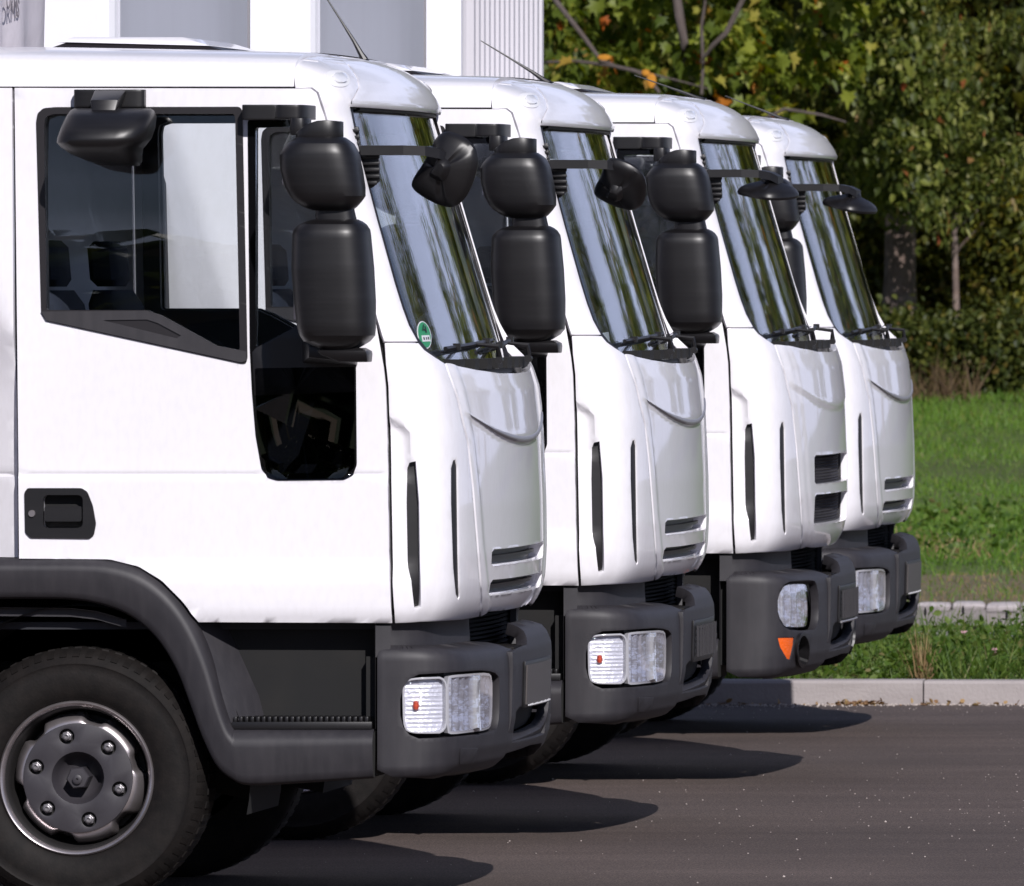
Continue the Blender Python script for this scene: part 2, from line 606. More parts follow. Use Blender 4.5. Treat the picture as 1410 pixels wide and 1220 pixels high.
DOOR = [(20, 121), (428, 122), (436, 128), (447, 161), (516, 435), (528, 503), (531, 532), (533, 602), (536, 765), (540, 857),
        (276, 857.5), (252, 827), (224, 799), (192, 780), (151, 770), (24, 769)]
WIN_OUT = [(50, 168), (52, 156), (60, 149), (76, 147.5), (330, 147), (334, 152), (341, 493), (339, 500), (334, 501), (64, 442), (57, 432)]
WIN_IN = [(61, 172), (63, 161), (74, 157), (322, 156.5), (324, 162), (330.5, 482), (297, 477), (225, 437), (203, 427), (64, 427)]
BLK_OUT = [(341, 168), (345, 162), (418, 163), (424, 170), (487, 418), (490, 470), (491.5, 640), (486, 655), (474, 661), (382, 662),
           (369, 658), (360, 645), (352, 600), (347, 540), (344, 480)]
QW_IN = [(352, 176), (414, 174), (466, 390), (464, 420), (440, 437), (352, 478)]
LW_IN = [(361, 555), (478, 552), (482, 560), (483, 640), (474, 651), (384, 652), (372, 645), (366, 628)]
soft = lambda p: smooth_poly(dens(p, 7), 2)
DOOR = DOOR[:10] + [tuple(q) for q in smooth_poly(dens(DOOR[10:], 12, False), 1)[:-2]]
wD, wWO, wWI, wBO, wQ, wL = [wv(p) for p in (DOOR, soft(WIN_OUT), soft(WIN_IN), soft(BLK_OUT), soft(QW_IN), soft(LW_IN))]

HDL_OUT = [(34.5, 678), (39, 672), (113, 672), (121, 677), (128.5, 696), (133, 721), (130, 737), (124, 741.6), (42.6, 740.6), (35.5, 733)]
HDL_IN = rrect(60.5, 681.5, 115, 727, 7)
wHO, wHI = wv(soft(HDL_OUT)), wv(HDL_IN)

pane_curve = lambda w, v: -0.038 * (np.clip(480 - v, 0, 400) / S) ** 2
def add_side(side):
    pnm = lambda *a, **k: panel(*a, space='wv', side=side, **k)
    door = link('door', pnm('door', wD, M['paint'], holes=[offset(wWO, 0.8), offset(wBO, 0.8), offset(wHI, -1)], thick=0.035, rows=(646, 649, 651, 653, 655, 657, 660, 766, 774, 782, 790, 798, 806),
                            bevel=0.0015), truck)
    link('door_lining', pnm('door_lining', offset(wD, 14), M['interior'], holes=[offset(wWI, -2), offset(wQ, -2), offset(wL, -2)], inset=0.045,
                     thick=0.03), door)
    link('window_frame', pnm('window_frame', wWO, M['seal'], holes=[wWI], inset=-0.004, thick=0.03, bevel=0.0015), door)
    link('window_pane', pnm('window_pane', offset(wWI, -3), M['glass'], inset=0.012, thick=0.005, step=(40, 10), disp=pane_curve), door)
    link('corner_window_frame', pnm('corner_window_frame', wBO, M['gloss_black'], holes=[wQ, wL], inset=-0.002, thick=0.03, bevel=0.001), door)
    link('corner_window_pane', pnm('corner_window_pane', offset(wQ, -3), M['glass'], inset=0.010, thick=0.005, step=(60, 60)), door)
    lowp = wv(soft([(351, 507), (488, 505), (489, 640), (484, 652), (474, 658.5), (383, 659.5), (371, 655), (362.5, 643), (355, 600)]))
    link('low_window_pane', pnm('low_window_pane', lowp, M['glass_dark'], inset=-0.004, thick=0.0015, step=(60, 60)), door)
    # sloping grip trim under the window
    tr = [(57, 429), (203, 428), (222, 434), (298, 476), (340, 484), (340, 497), (332, 499), (64, 441)]
    hole = [(142, 441), (203, 440), (218, 445), (250, 462), (244, 466)]
    link('window_trim', pnm('window_trim', wv(tr), M['plastic'], holes=[wv(hole)], inset=-0.009, thick=0.022, bevel=0.002), door)
    # handle
    link('handle_plate', pnm('handle_plate', wHO, M['black'], holes=[wHI], inset=-0.006, thick=0.012, bevel=0.002), door)
    link('handle_recess', pnm('handle_recess', offset(wHI, -4), M['dark'], inset=0.035, thick=0.004), door)
    link('handle_grip', pnm('handle_grip', wv(rrect(62, 697, 113, 718, 3)), M['black'], inset=-0.004, thick=0.014, bevel=0.003), door)
    s = Shape().lathe([(0.0001, -0.012), (0.010, -0.012), (0.011, -0.009), (0.011, 0.0)], X(45), Z(707), -0.006, seg=20)
    me = s.mesh('key_lock', M['steel'])
    if side > 0:
        link('key_lock', me, door)
    # panel behind the door and the corner column beside the windscreen
    rear = wv([(-108, 121), (16.5, 121), (20.5, 768), (-108, 768)])
    wq = inv(-40, 300)[0]
    link('rear_side_panel', pnm('rear_side_panel', rear, M['paint'], thick=0.03, bevel=0.0015, rows=(640, 649, 651, 653, 655, 657, 660),
                                disp=lambda w, v: -.55 * np.clip(np.abs(w) - wq, 0, 400) / S), truck)
    pil = [(407, 121.0), (405, 100), (405, 82.5), (440, 80.5), (472, 82.5), (484, 96), (491, 108), (493.5, 120), (488, 131), (483, 140), (482, 148),
           (488.5, 180), (495.5, 212), (504.5, 247), (518.5, 300), (532.5, 350), (543, 388), (553.5, 422), (563, 448), (575, 470),
           (529, 470), (520, 440), (450, 161), (439, 127), (430, 120.3)]
    wp = wv(pil)
    link('windscreen_pillar', pnm('windscreen_pillar', wp, M['paint'], thick=0.03, bevel=0.0015, step=(10, 10)), truck)
    low = [(530, 472.5), (576, 472.5), (584, 482), (597, 491), (612, 500.5), (628, 545), (643, 609), (650, 671), (657, 757), (662, 822),
           (659.5, 849), (638, 853), (600, 855.5), (544, 857), (540, 765), (537, 602), (535, 532), (531.5, 500)]
    s1 = [(561, 645), (564, 637), (572.5, 635), (577, 692), (579, 836), (570, 838), (566, 800), (561.5, 779), (560, 692)]
    s2 = [(624, 634), (627.5, 632.5), (630, 642), (631.5, 764), (633, 822), (631, 826), (627.5, 818), (624, 782), (621, 692), (621, 645)]
    w1 = np.array([inv(570, 700)])[0]
    we, ve = inv(572, 640)
    def disp(w, v):
        # recessed channel between the door edge and the side slot
        edge = we + 3
        a = np.clip((np.abs(w) - edge) / 12, 0, 1)
        b = np.clip((v - 572 - 0.012 * np.clip(edge + 45 - np.abs(w), 0, 60) ** 2) / 10, 0, 1)
        c = np.clip((806 - v) / 26, 0, 1)
        a, b, c = [q * q * (3 - 2 * q) for q in (a, b, c)]
        r = -0.022 * a * b * c
        # raised bonnet shoulder towards the front panel
        return r
    link('corner_panel', pnm('corner_panel', wv(low), M['paint'], holes=[wv(s1), wv(s2)], thick=0.03, bevel=0.0015, step=(6, 7), disp=disp), truck)
    link('air_slot_insert', pnm('air_slot_insert', offset(wv(s1), -7), M['black'], inset=0.024, thick=0.012), truck)
    link('air_slot_insert', pnm('air_slot_insert', offset(wv(s2), -4), M['black'], inset=0.004, thick=0.02), truck)
    ln = [(424, 116), (452, 116), (535, 430), (552, 500), (556, 700), (558, 850), (512, 850), (508, 500), (498, 430), (432, 165)]
    link('seam_liner', pnm('seam_liner', wv(ln), M['dark'], inset=0.034, thick=0.004), truck)
    # marker light on the pillar
    mk = smooth_poly([(448, 101), (456, 97), (474, 98), (482, 108), (480, 118), (470, 121), (457, 119), (450, 112)], 2)
    mo = link('marker_light', pnm('marker_light', wv(mk), M['white_plastic'], inset=-0.003, thick=0.006, bevel=0.001), truck)
    link('marker_lens', pnm('marker_lens', wv(smooth_poly([(456, 103), (473, 102), (477, 109), (474, 115), (460, 115)], 1)), M['clear'],
                            inset=-0.008, thick=0.006, bevel=0.001), mo)
    # grey valance under the cab corner
    val = [(517, 852), (545, 852), (660, 846), (664, 905), (517, 905)]
    link('valance', pnm('valance', wv(val), M['plastic'], inset=0.035, thick=0.02), truck)
    link('valance_strip', pnm('valance_strip', wv([(517, 861), (538, 861), (538, 905), (517, 905)]), M['plastic'], inset=0.012, thick=0.02), truck)
add_side(1)
add_side(-1)

# roof, its visor and the front panel
wt = lambda px, py, s_='body': inv(px, py, s_)
seam = wv([(400, 120), (400, 62)])
w403 = wt(401, 118)[0]
w408 = wt(408, 118)[0]
roof_rows = [119, 112, 105, 97, 91, 86, 82, 79, 76, 74, 72, 70.5, 69]
s = Shape()
x_seam = 403.0 / S
rings = []
for v in roof_rows:
    wr = w403 + 300
    ring_w = np.concatenate([np.linspace(wr, w403, 30), np.linspace(-w403, -wr, 30)])
    P = skin(ring_w, np.full(len(ring_w), float(v)))
    k = np.linspace(0, 1, 30)
    xr = -108 / S
    xs = np.concatenate([xr + (x_seam - xr) * k, x_seam + (xr - x_seam) * k])
    P[:, 0] = xs
    P[:, 2] += 8 / S * np.clip((x_seam - xs) / x_seam, 0, 1) ** .8 * np.clip((119 - v) / 50, 0, 1) ** 2
    rings.append([tuple(p) for p in P])
s.loft(rings, closed=True, caps=False)
topv = rings[-1]
n0 = len(topv)
cols = []
for i in range(n0 // 2):
    a, b = np.array(topv[i]), np.array(topv[n0 - 1 - i])
    cols.append([tuple(a + (b - a) * t + np.array((0, 0, 0.004 * 4 * t * (1 - t)))) for t in np.linspace(0, 1, 7)])
s.loft(cols, closed=False, caps=False)
link('roof', s.mesh('roof', M['paint'], angle=50), truck)

# front cap of the roof: from the seam to the windscreen head
w_seam = lambda v: float(np.interp(PC['body'](v) - 405.5, c_drop(np.linspace(0, 900, 4000)), np.linspace(0, 900, 4000)))
capline = [(w_seam(v), v) for v in (69.1, 69.6, 70.2, 71, 72.5, 74, 76, 78.5, 81)]
edge = wv([(473.5, 81.5), (485.5, 96), (492.5, 108), (495, 120), (489.5, 131), (484.5, 140), (483.5, 147)], step=4)[:-8]
edge = [inv(a, b) for a, b in dens([(404, 81.5), (440, 79.5), (473.5, 81.5), (485.5, 96), (492.5, 108), (495, 120), (489.5, 131), (484.5, 140), (483.5, 147)], 5, False)]
co = sym([(0, 69.05)] + capline + [e for e in edge if e[1] > 81.05] + [(edge[-1][0] * .5, 147), (0, 147)])
link('roof_cap', panel('roof_cap', co, M['paint'], space='wv', thick=0.03, step=(10, 4), bevel=0.0012), truck)

# windscreen
wl_ = [inv(a, b, 'glass') for a, b in dens([(483.5, 150), (489, 180), (496, 212), (505, 247), (519, 300), (533, 350), (543.5, 388), (554, 422), (564, 448), (575, 468), (588, 484), (600, 494)],
                                           8, False)]
top_w = inv(492, 142, 'glass')[0]
path = [(0, 142), (top_w * .5, 142), (top_w, 142.5), (wl_[0][0] - 3, 146)] + wl_ + [(wl_[-1][0] * .9, 510), (wl_[-1][0] * .6, 514), (0, 516)]
GL = sym(path)
link('windscreen', panel('windscreen', offset(GL, -5), M['wind'], surf='glass', space='wv', inset=0.010, thick=0.006, step=(14, 14)), truck)
link('windscreen_seal', panel('windscreen_seal', offset(GL, -6), M['seal'], holes=[offset(GL, 3.5)], surf='glass', space='wv',
                              inset=-0.002, thick=0.016), truck)
# dark band at the head of the windscreen
hb = sym([(0, 140), (top_w, 141), (top_w + 3, 150), (0, 150)])
link('windscreen_head_band', panel('windscreen_head_band', hb, M['seal'], surf='glass', space='wv', inset=-0.004, thick=0.012), truck)

# front panel between the two seams
SEAM = [(614.5, 500), (630.5, 545), (645.5, 609), (652.5, 671), (659.5, 757), (664.5, 822), (662, 848.5)]
ws_ = [inv(a, b) for a, b in dens(SEAM, 8, False)]
def front_panel(name, slots, bulge=0.0):
    path = [(0, 518), (w_of_t(.3), 517), (w_of_t(.6), 511), (ws_[0][0] * .93, 504)] + ws_ + \
           [(ws_[-1][0] * .92, 851.5), (ws_[-1][0] * .5, 853), (0, 853.5)]
    outer = sym(path)
    holes = [sym([(0, a)] + [(w_of_t(t), a - (0 if t < .5 else .5)) for t in (.2, .4, te - .03)] + [(w_of_t(te), a + 4), (w_of_t(te), b - 4)] +
                 [(w_of_t(te - .03), b), (w_of_t(.3), b), (0, b)]) for a, b, te in slots]
    def disp(w, v):
        a = np.abs(w)
        # shoulder ridge along the seam
        e = np.interp(v, [500, 545, 609, 671, 757, 822, 849], [ws_[0][0]] + [inv(x, y)[0] for x, y in SEAM[1:]])
        q = np.clip((e - a) / 40, 0, 1)
        r = 0.005 * np.sin(np.pi * q) * (q < 1)
        # the panel below the curved trim line sits back
        line = 611 - 40 * (a / w_of_t(.8)) ** 2
        k = np.clip((v - line - 1) / 5, 0, 1) * np.clip((e - a) / 30, 0, 1)
        q2 = np.clip((e - a) / 60, 0, 1)
        return r - 0.006 * k + bulge * q2 * q2 * (3 - 2 * q2)
    return panel(name, outer, M['paint'], holes=holes, space='wv', thick=0.03, step=(8, 5), disp=disp, bevel=0.0015), holes
SL = [(762, 786, .57), (805, 828, .57)]
fm, fholes = front_panel('front_panel', SL)
fp = link('front_panel', fm, truck)
def slot_parts(parent, slots, holes, mesh_grille):
    for (a, b, te), h in zip(slots, holes):
        o = link('grille_insert', panel('grille_insert', offset(h, -6), M['black'], space='wv', inset=0.052, thick=0.01), parent)
        # walls of the opening
        link('grille_surround', panel('grille_surround', offset(h, -3), M['paint'] if not mesh_grille else M['plastic'],
                                      holes=[offset(h, 1.5)], space='wv', inset=0.028, thick=0.026), parent)
        if not mesh_grille:
            m = (a + b) / 2 + 1
            bar = sym([(0, m - 2.5), (w_of_t(te - .05), m - 2.5), (w_of_t(te - .05), m + 2.5), (0, m + 2.5)])
            link('grille_bar', panel('grille_bar', bar, M['black'], space='wv', inset=0.034, thick=0.012), parent)
        else:
            s = Shape()
            k = 0
            for j, v in enumerate(np.arange(a + 3, b - 1, 5.2)):
                for w in np.arange(-w_of_t(te - .03), w_of_t(te - .03), 11.0):
                    ww = w + (5.5 if j % 2 else 0)
                    c = skin(np.array([ww]), np.array([v]), inset=0.040)[0]
                    q = skin(np.array([ww + 6]), np.array([v + 2.6]), inset=0.040)[0]
                    q2 = skin(np.array([ww + 6]), np.array([v - 2.6]), inset=0.040)[0]
                    for e in (q, q2):
                        s.tube([c, e], 0.0016, 4)
            link('grille_mesh', s.mesh('grille_mesh', M['plastic'], smooth=False), parent, kind='stuff')
slot_parts(fp, SL, fholes, False)
# curved trim
def trim_strip(name, material):
    s = Shape()
    ts = np.linspace(-.74, .8, 49)
    rings = []
    for t in ts:
        w = w_of_t(float(t))
        v = 611 - 40 * (t / .8) ** 2
        h = 4.2 * max(0, 1 - (abs(t - .03) / .77) ** 2.2) + .5
        if t > 0:
            h *= 1.0
        vv = np.array([v - h, v - h * .5, v + h * .3, v + h, v + h, v - h])
        ins = np.array([0.001, -0.003, -0.005, -0.001, 0.012, 0.012])
        P = np.array([skin(np.array([w]), np.array([a]), inset=b)[0] for a, b in zip(vv, ins)])
        rings.append([tuple(p) for p in P])
    s.loft(rings)
    return s.mesh(name, material, angle=60)
trim_o = link('curved_trim', trim_strip('curved_trim', M['silver_trim']), fp)

# cowl tray between windscreen and front panel, wipers
s = Shape()
ws = np.linspace(-ws_[0][0], ws_[0][0], 41)
A = skin(ws, np.full(41, 512.), 'glass', 0.02)
B = skin(ws, np.full(41, 520.), 'body', 0.03)
C_ = skin(ws, np.full(41, 540.), 'body', 0.03)
s.loft([[tuple(p) for p in r] for r in (A, B, C_)], closed=False, caps=False)
for k in range(9):
    t = -0.7 + k * 0.175
    q = skin(np.array([w_of_t(t)]), np.array([506.]), 'glass', -0.035)[0]
    s.box(q[0] - .03, q[0] + .02, q[1] - .05, q[1] + .05, q[2] - .02, q[2] + .012)
link('cowl_tray', s.mesh('cowl_tray', M['dark'], smooth=False), truck)

def wiper(t0, t1, tp):
    w0, w1 = w_of_t(t0), w_of_t(t1)
    root = Shape()
    ws = np.linspace(w0, w1, 12)
    vv = np.linspace(484, 474, 12)
    P = skin(ws, vv, 'glass', -0.022)
    P2 = skin(ws, vv + 3, 'glass', -0.006)
    root.tube([tuple(p) for p in P], 0.0075, 6)
    root.tube([tuple(p) for p in P2], 0.004, 5)
    mid = P[6]
    piv = skin(np.array([w_of_t(tp)]), np.array([508.]), 'glass', -0.075)[0]
    root.tube([tuple(mid), tuple((mid * .45 + piv * .55) + np.array((.03, 0, .02))), tuple(piv)], [0.006, 0.009, 0.012], 6)
    root.lathe([(0.001, -.014), (.012, -.014), (.012, .014), (.001, .014)], piv[0], piv[2], piv[1], 10)
    for q in (P[2], P[9]):
        root.box(q[0] - .008, q[0] + .014, q[1] - .012, q[1] + .012, q[2] - .008, q[2] + .012)
    return root.mesh('wiper', M['black'])
link('wiper', wiper(.72, .02, .30), truck)
link('wiper', wiper(.02, -.66, -.36), truck)

# roof hatch, seams, aerial and studs
hy0, hy1 = 0.55, 1.55
hx0, hx1 = X(104, 1.0), X(352, 1.0)
hz = Z(70, 1.0)
hat = Shape()
def slab(x0, x1, y0, y1, z0, z1, cut):
    lo = [(x0, y0, z0), (x1 + cut, y0, z0 - .012), (x1 + cut, y1, z0 - .012), (x0, y1, z0)]
    hi = [(x0 + .05, y0 + .03, z1), (x1 - .12, y0 + .03, z1), (x1 - .12, y1 - .03, z1), (x0 + .05, y1 - .03, z1)]
    return [lo, hi]
hat.loft(slab(hx0, hx1, hy0, hy1, hz - .002, hz + .018, 0.0))
h_o = link('roof_hatch_frame', hat.mesh('roof_hatch_frame', M['seal'], bevel=0.003), truck)
top = Shape().loft(slab(hx0 + .02, hx1 - .04, hy0 + .01, hy1 - .01, hz + .0185, hz + .034, -.03))
link('roof_hatch', top.mesh('roof_hatch', M['paint'], bevel=0.004), h_o)
s = Shape()
s.tube([(X(330, .9), .75, Z(79, .9)), (X(345, .9), .80, Z(76, .9)), (X(372, .9), .9, Z(75.5, .9)), (X(400, .9), 1.2, Z(77.5, 1.2))], 0.004, 6)
link('roof_seal_strip', s.mesh('roof_seal_strip', M['seal']), truck)
ax, ay = X(502, 1.05), 1.05
s = Shape()
s.tube([(ax, ay, Z(83, ay)), (X(497, ay), ay, Z(74, ay)), (X(487, ay), ay, Z(56, ay)), (X(468, ay), ay, Z(26, ay)), (X(437, ay), ay, Z(-22, ay))],
       [0.013, 0.009, 0.006, 0.0032, 0.0018], 8)
s.loft([sup(ax - .005, ay, .024, .018, Z(85, ay), 2, 12), sup(ax - .006, ay, .016, .012, Z(81, ay), 2, 12)])
aerial = link('aerial', s.mesh('aerial', M['black']), truck)
for px, py in ((405, 79), (424, 82), (427, 77.5), (443, 79), (450, 80), (478, 84.5)):
    y = 1.05 if py > 80 else 1.2
    s = Shape().box(X(px - 4, y), X(px + 4, y), y - .012, y + .012, Z(py + 2, y), Z(py - 1.5, y))
    link('roof_stud', s.mesh('roof_stud', M['black'], bevel=0.002), truck)

# ---- mirrors
def mirror_loft(rows, yc, hy, name, material, n=3.3):
    """rows: (v, left, right, depth factor) in photo pixels"""
    s = Shape()
    rings = []
    R = []
    for i in range(len(rows) - 1):
        a, b = np.array(rows[i], float), np.array(rows[i + 1], float)
        k = max(1, int(abs(b[0] - a[0]) / 6))
        for j in range(k):
            R.append(a + (b - a) * j / k)
    R.append(np.array(rows[-1], float))
    for v, l_, r_, f in R:
        x0, x1 = X(l_, yc), X(r_, yc)
        rings.append(sup((x0 + x1) / 2, yc, (x1 - x0) / 2, hy * f, Z(v, yc), n))
    s.loft(rings)
    return s.mesh(name, material, angle=24)
YM = -0.31
def add_mirror():
    root = link('wing_mirror', mirror_loft([(302, 432, 492, .55), (305, 422, 498, .75), (309, 414, 503, .88), (316, 407, 507.5, .96), (322, 405, 508.5, 1), (369, 403.6, 513, 1.02),
                                            (415, 407, 515.5, 1), (450, 411.5, 515.5, .97), (462, 415, 514.5, .93), (470, 420, 508, .82), (477, 436, 497, .62), (481, 446, 489, .5)],
                                           YM, .115, 'mirror_housing', M['mirror_shell']), truck)
    root.name = 'wing_mirror'
    link('upper_housing', mirror_loft([(189, 409, 474, .62), (193, 404, 480, .76), (198, 397, 486, .9), (206, 390.5, 490.5, .98), (213, 387, 493, 1), (235, 388, 498, 1),
                                       (258, 394, 501.5, .97), (270, 401, 501.5, .93), (278, 408, 496, .84), (285, 419, 490, .7), (290, 432, 484, .5)],
                                      YM, .105, 'upper_housing', M['mirror_shell']), root)
    link('mirror_neck', mirror_loft([(287, 436, 487, .5), (296, 435, 489, .5), (304, 436, 491, .5)], YM, .09, 'mirror_neck', M['black']), root)
    # wedge shaped cap
    s = Shape()
    lo = sup((X(408, YM) + X(472, YM)) / 2, YM, (X(472, YM) - X(408, YM)) / 2, .062, Z(190, YM), 3)
    xl, xr = X(408, YM), X(472, YM)
    hi = []
    for (x, y, z) in lo:
        f = (x - xl) / (xr - xl)
        hi.append((x, YM + (y - YM) * .95, Z(np.interp(f, [0, .35, .6, 1], [184, 169, 165, 167]), YM)))
    s.loft([lo, hi])
    link('mirror_cap', s.mesh('mirror_cap', M['mirror_shell'], bevel=0.003), root)
    # top bracket
    s = Shape()
    s.loft([sup(X(364), -.030, X(27.0) - X(0), .034, Z(z_), 6) for z_ in (165.5, 163, 147, 144.5)])
    s.loft([sup(X(406, -.15), -.14, (X(23) - X(0)), .13, Z(z_, -.15), 4) for z_ in (164.5, 161, 149, 145)])
    s.loft([sup(X(414, -.25), -.25, X(13) - X(0), .06, Z(z_, -.25), 3) for z_ in (186, 163)])
    link('upper_bracket', s.mesh('upper_bracket', M['black'], angle=40, bevel=0.002), root)
    # foot and lower arm
    s = Shape()
    yf = YM
    ring = lambda x0, x1, z, h, yy: [(x0, yy - h, z), (x1, yy - h, z), (x1, yy + h, z), (x0, yy + h, z)]
    s.loft([ring(X(470, yf), X(509, yf), Z(498.5, yf), .045, yf), ring(X(446, yf), X(509, yf), Z(488, yf), .06, yf), ring(X(441, yf), X(508, yf), Z(483, yf), .06, yf),
            ring(X(446, yf), X(500, yf), Z(479, yf), .05, yf)])
    s.loft([[(X(412, -.05), .01, Z(500, -.05)), (X(488, -.05), .01, Z(503, -.05)), (X(488, -.05), .01, Z(476, -.05)), (X(412, -.05), .01, Z(468, -.05))],
            [(X(425, YM), YM, Z(492, YM)), (X(490, YM), YM, Z(499, YM)), (X(490, YM), YM, Z(482, YM)), (X(425, YM), YM, Z(476, YM))]])
    link('lower_bracket', s.mesh('lower_bracket', M['black'], bevel=0.003), root)
    return root
mir = add_mirror()
# the arm plate in front of the low window
link('arm_plate', plate('arm_plate', [(347, 485), (352, 479), (408, 449), (440, 440), (482, 452), (488, 470), (489, 540), (350, 545)],
                        -0.004, 0.010, M['black'], bevel=0.002), mir)
# mirror glass facing backwards
for z0, z1, xl in ((440, 330, 404), (255, 215, 388)):
    s = Shape().box(X(xl + 10, YM) - .016, X(xl + 10, YM) - .004, YM - .035, YM + .05, Z(z0, YM), Z(z1, YM))
    link('mirror_glass', s.mesh('mirror_glass', M['chrome'], bevel=0.001), mir)

# far mirror: mirrored copy of the near one
def flip(me):
    m2 = me.copy()
    m2.transform(Matrix.Scale(-1, 4, (0, 1, 0)))
    m2.flip_normals()
    return m2
def flip_tree(o, parent):
    c = bpy.data.objects.new(o.name.split('.')[0], flip(o.data))
    COL.objects.link(c)
    c.parent = parent
    for ch in list(o.children):
        flip_tree(ch, c)
    return c
far_mirror = flip_tree(mir, truck)
far_mirror.location = (-0.17, -0.04, 0)

# kerb mirror above the door
s = Shape()
def ring8(x0, x1, y0, y1, z):
    return sup((x0 + x1) / 2, (y0 + y1) / 2, (x1 - x0) / 2, (y1 - y0) / 2, z, 5, 24)
s.loft([ring8(X(104), X(202), -.045, .01, Z(z_)) for z_ in (148.5, 145, 127, 123.5)])
km = link('kerb_mirror', s.mesh('kerb_mirror', M['mirror_shell'], bevel=0.002), truck)
s = Shape()
yk = -.10
s.loft([[(X(a, yk), y, Z(b, yk)) for a, b, y in ((126, 124, -.03), (170, 124, -.03), (170, 124, -.06), (126, 124, -.06))],
        [(X(a, yk), y, Z(b, yk)) for a, b, y in ((128, 140, -.06), (167, 140, -.06), (167, 138, -.15), (128, 138, -.15))],
        [(X(a, yk), y, Z(b, yk)) for a, b, y in ((132, 160, -.09), (163, 160, -.09), (163, 158, -.17), (132, 158, -.17))],
        [(X(a, yk), y, Z(b, yk)) for a, b, y in ((138, 172, -.10), (156, 172, -.10), (156, 172, -.155), (138, 172, -.155))]])
link('mirror_arm', s.mesh('mirror_arm', M['mirror_shell'], bevel=0.006), km)
s = Shape()
K = [(149, 99, 204, -.13, -.09), (152, 95, 208, -.17, -.055), (160, 92, 212, -.22, -.04), (175, 87, 211, -.265, -.03), (190, 83, 206, -.29, -.02),
     (197, 82, 200, -.29, -.015), (204, 88, 193, -.275, -.01), (212, 98, 191, -.24, -.01), (222, 120, 190, -.20, -.02), (228, 150, 185, -.16, -.03)]
s.loft([sup((X(l_, -.15) + X(r_, -.15)) / 2, (a + b) / 2, (X(r_, -.15) - X(l_, -.15)) / 2, (b - a) / 2, Z(v, -.15), 3.4, 32) for v, l_, r_, a, b in K])
link('mirror_head', s.mesh('mirror_head', M['mirror_shell'], angle=50), km)

# front mirror: ribbed foot on the pillar, arm and head
yb = .30
s = Shape()
ft = [(476, 176), (493, 174), (496, 200), (520, 205), (523, 248), (513, 258), (503, 262), (495, 235), (484, 200)]
fm_ = link('front_mirror', plate('front_mirror', ft, .14, .158, M['black'], bevel=0.003), truck)
s = Shape()
for k in range(9):
    v = 180 + k * 9
    x0 = np.interp(v, [176, 262], [479, 504])
    x1 = 494 if v < 200 else 522 - max(0, v - 245) * .5
    s.box(X(x0 + 2, .14), X(x1 + 1, .14), .128, .142, Z(v + 2.2, .14), Z(v - 2.2, .14))
link('ribbed_cover', s.mesh('ribbed_cover', M['black'], bevel=0.001), fm_)
s = Shape()
arm = [(501, 207, .12), (560, 207, .13), (590, 208, .15), (610, 212, .18), (624, 219, .21)]
def rect_ring(p, h, w_):
    return [(p[0] - w_ * .25, p[1] - w_, p[2] - h), (p[0] - w_ * .25, p[1] - w_, p[2] + h), (p[0] + w_ * .25, p[1] + w_, p[2] + h), (p[0] + w_ * .25, p[1] + w_, p[2] - h)]
s.loft([rect_ring((X(a, y), y, Z(b, y)), .0150, .026) for a, b, y in arm])
link('mirror_arm', s.mesh('front_mirror_arm', M['black'], smooth=False), fm_)
ARM_END = Vector((X(613, .20), .20, Z(232, .20)))

def head_mesh():
    """rounded lozenge shell with a hub and two grooves, local axes: a, b across, c towards the hub"""
    out = smooth_poly([(-.020, .118), (.060, .100), (.112, .045), (.078, -.070), (.030, -.118), (-.025, -.112), (-.108, -.068), (-.112, -.038), (-.06, .03)], 2)
    out = np.array(dens(out, .012))
    lev = [(1.0, -.010), (1.03, .0), (1.0, .010), (.9, .022), (.7, .033), (.5, .040), (.33, .046), (.26, .060), (.18, .068), (.05, .070)]
    rings = []
    for sc_, h in lev:
        r = []
        for a, b in out:
            th = math.atan2(b, a)
            g = 0
            for gt, wd in ((math.radians(38), .20), (math.radians(-95), .20), (math.radians(160), .12)):
                dth = (th - gt + math.pi) % (2 * math.pi) - math.pi
                g += .008 * max(0, 1 - (dth / wd) ** 2)
            k = g * (1 if .3 < sc_ < .95 else 0) * (1.3 - sc_)
            r.append((a * sc_, b * sc_, h - k))
        rings.append(r)
    s = Shape().loft(rings)
    return s.mesh('mirror_head', M['mirror_shell'], base=Vector((0, 0, 0)), angle=30)
hm = head_mesh()
head = link('front_mirror_head', hm, fm_)
def pose_head(o, c_dir, a_dir, loc):
    c = Vector(c_dir).normalized()
    a = Vector(a_dir)
    a = (a - c * a.dot(c)).normalized()
    b = c.cross(a)
    m = Matrix((a, b, c)).transposed().to_4x4()
    m.translation = Vector(loc) - BASE
    o.matrix_local = m
pose_head(head, (-.25, -1, -.05), (1, 0, 0), ARM_END + Vector((0, .02, 0)))

# ---- bumper
BUM = [(519.5, 912), (521, 903), (528, 898), (545, 896.5), (600, 895), (672, 892), (690, 893), (697, 920), (700, 960), (698, 1020), (692, 1049),
       (680, 1058), (655, 1065), (587, 1070), (519.5, 1060)]
LAMP_HOLE = smooth_poly([(551, 930), (620, 926), (686, 921), (688, 950), (687, 998), (680, 1009), (620, 1016), (551, 1018)], 2)
wBU = wv(BUM, 'bumper')
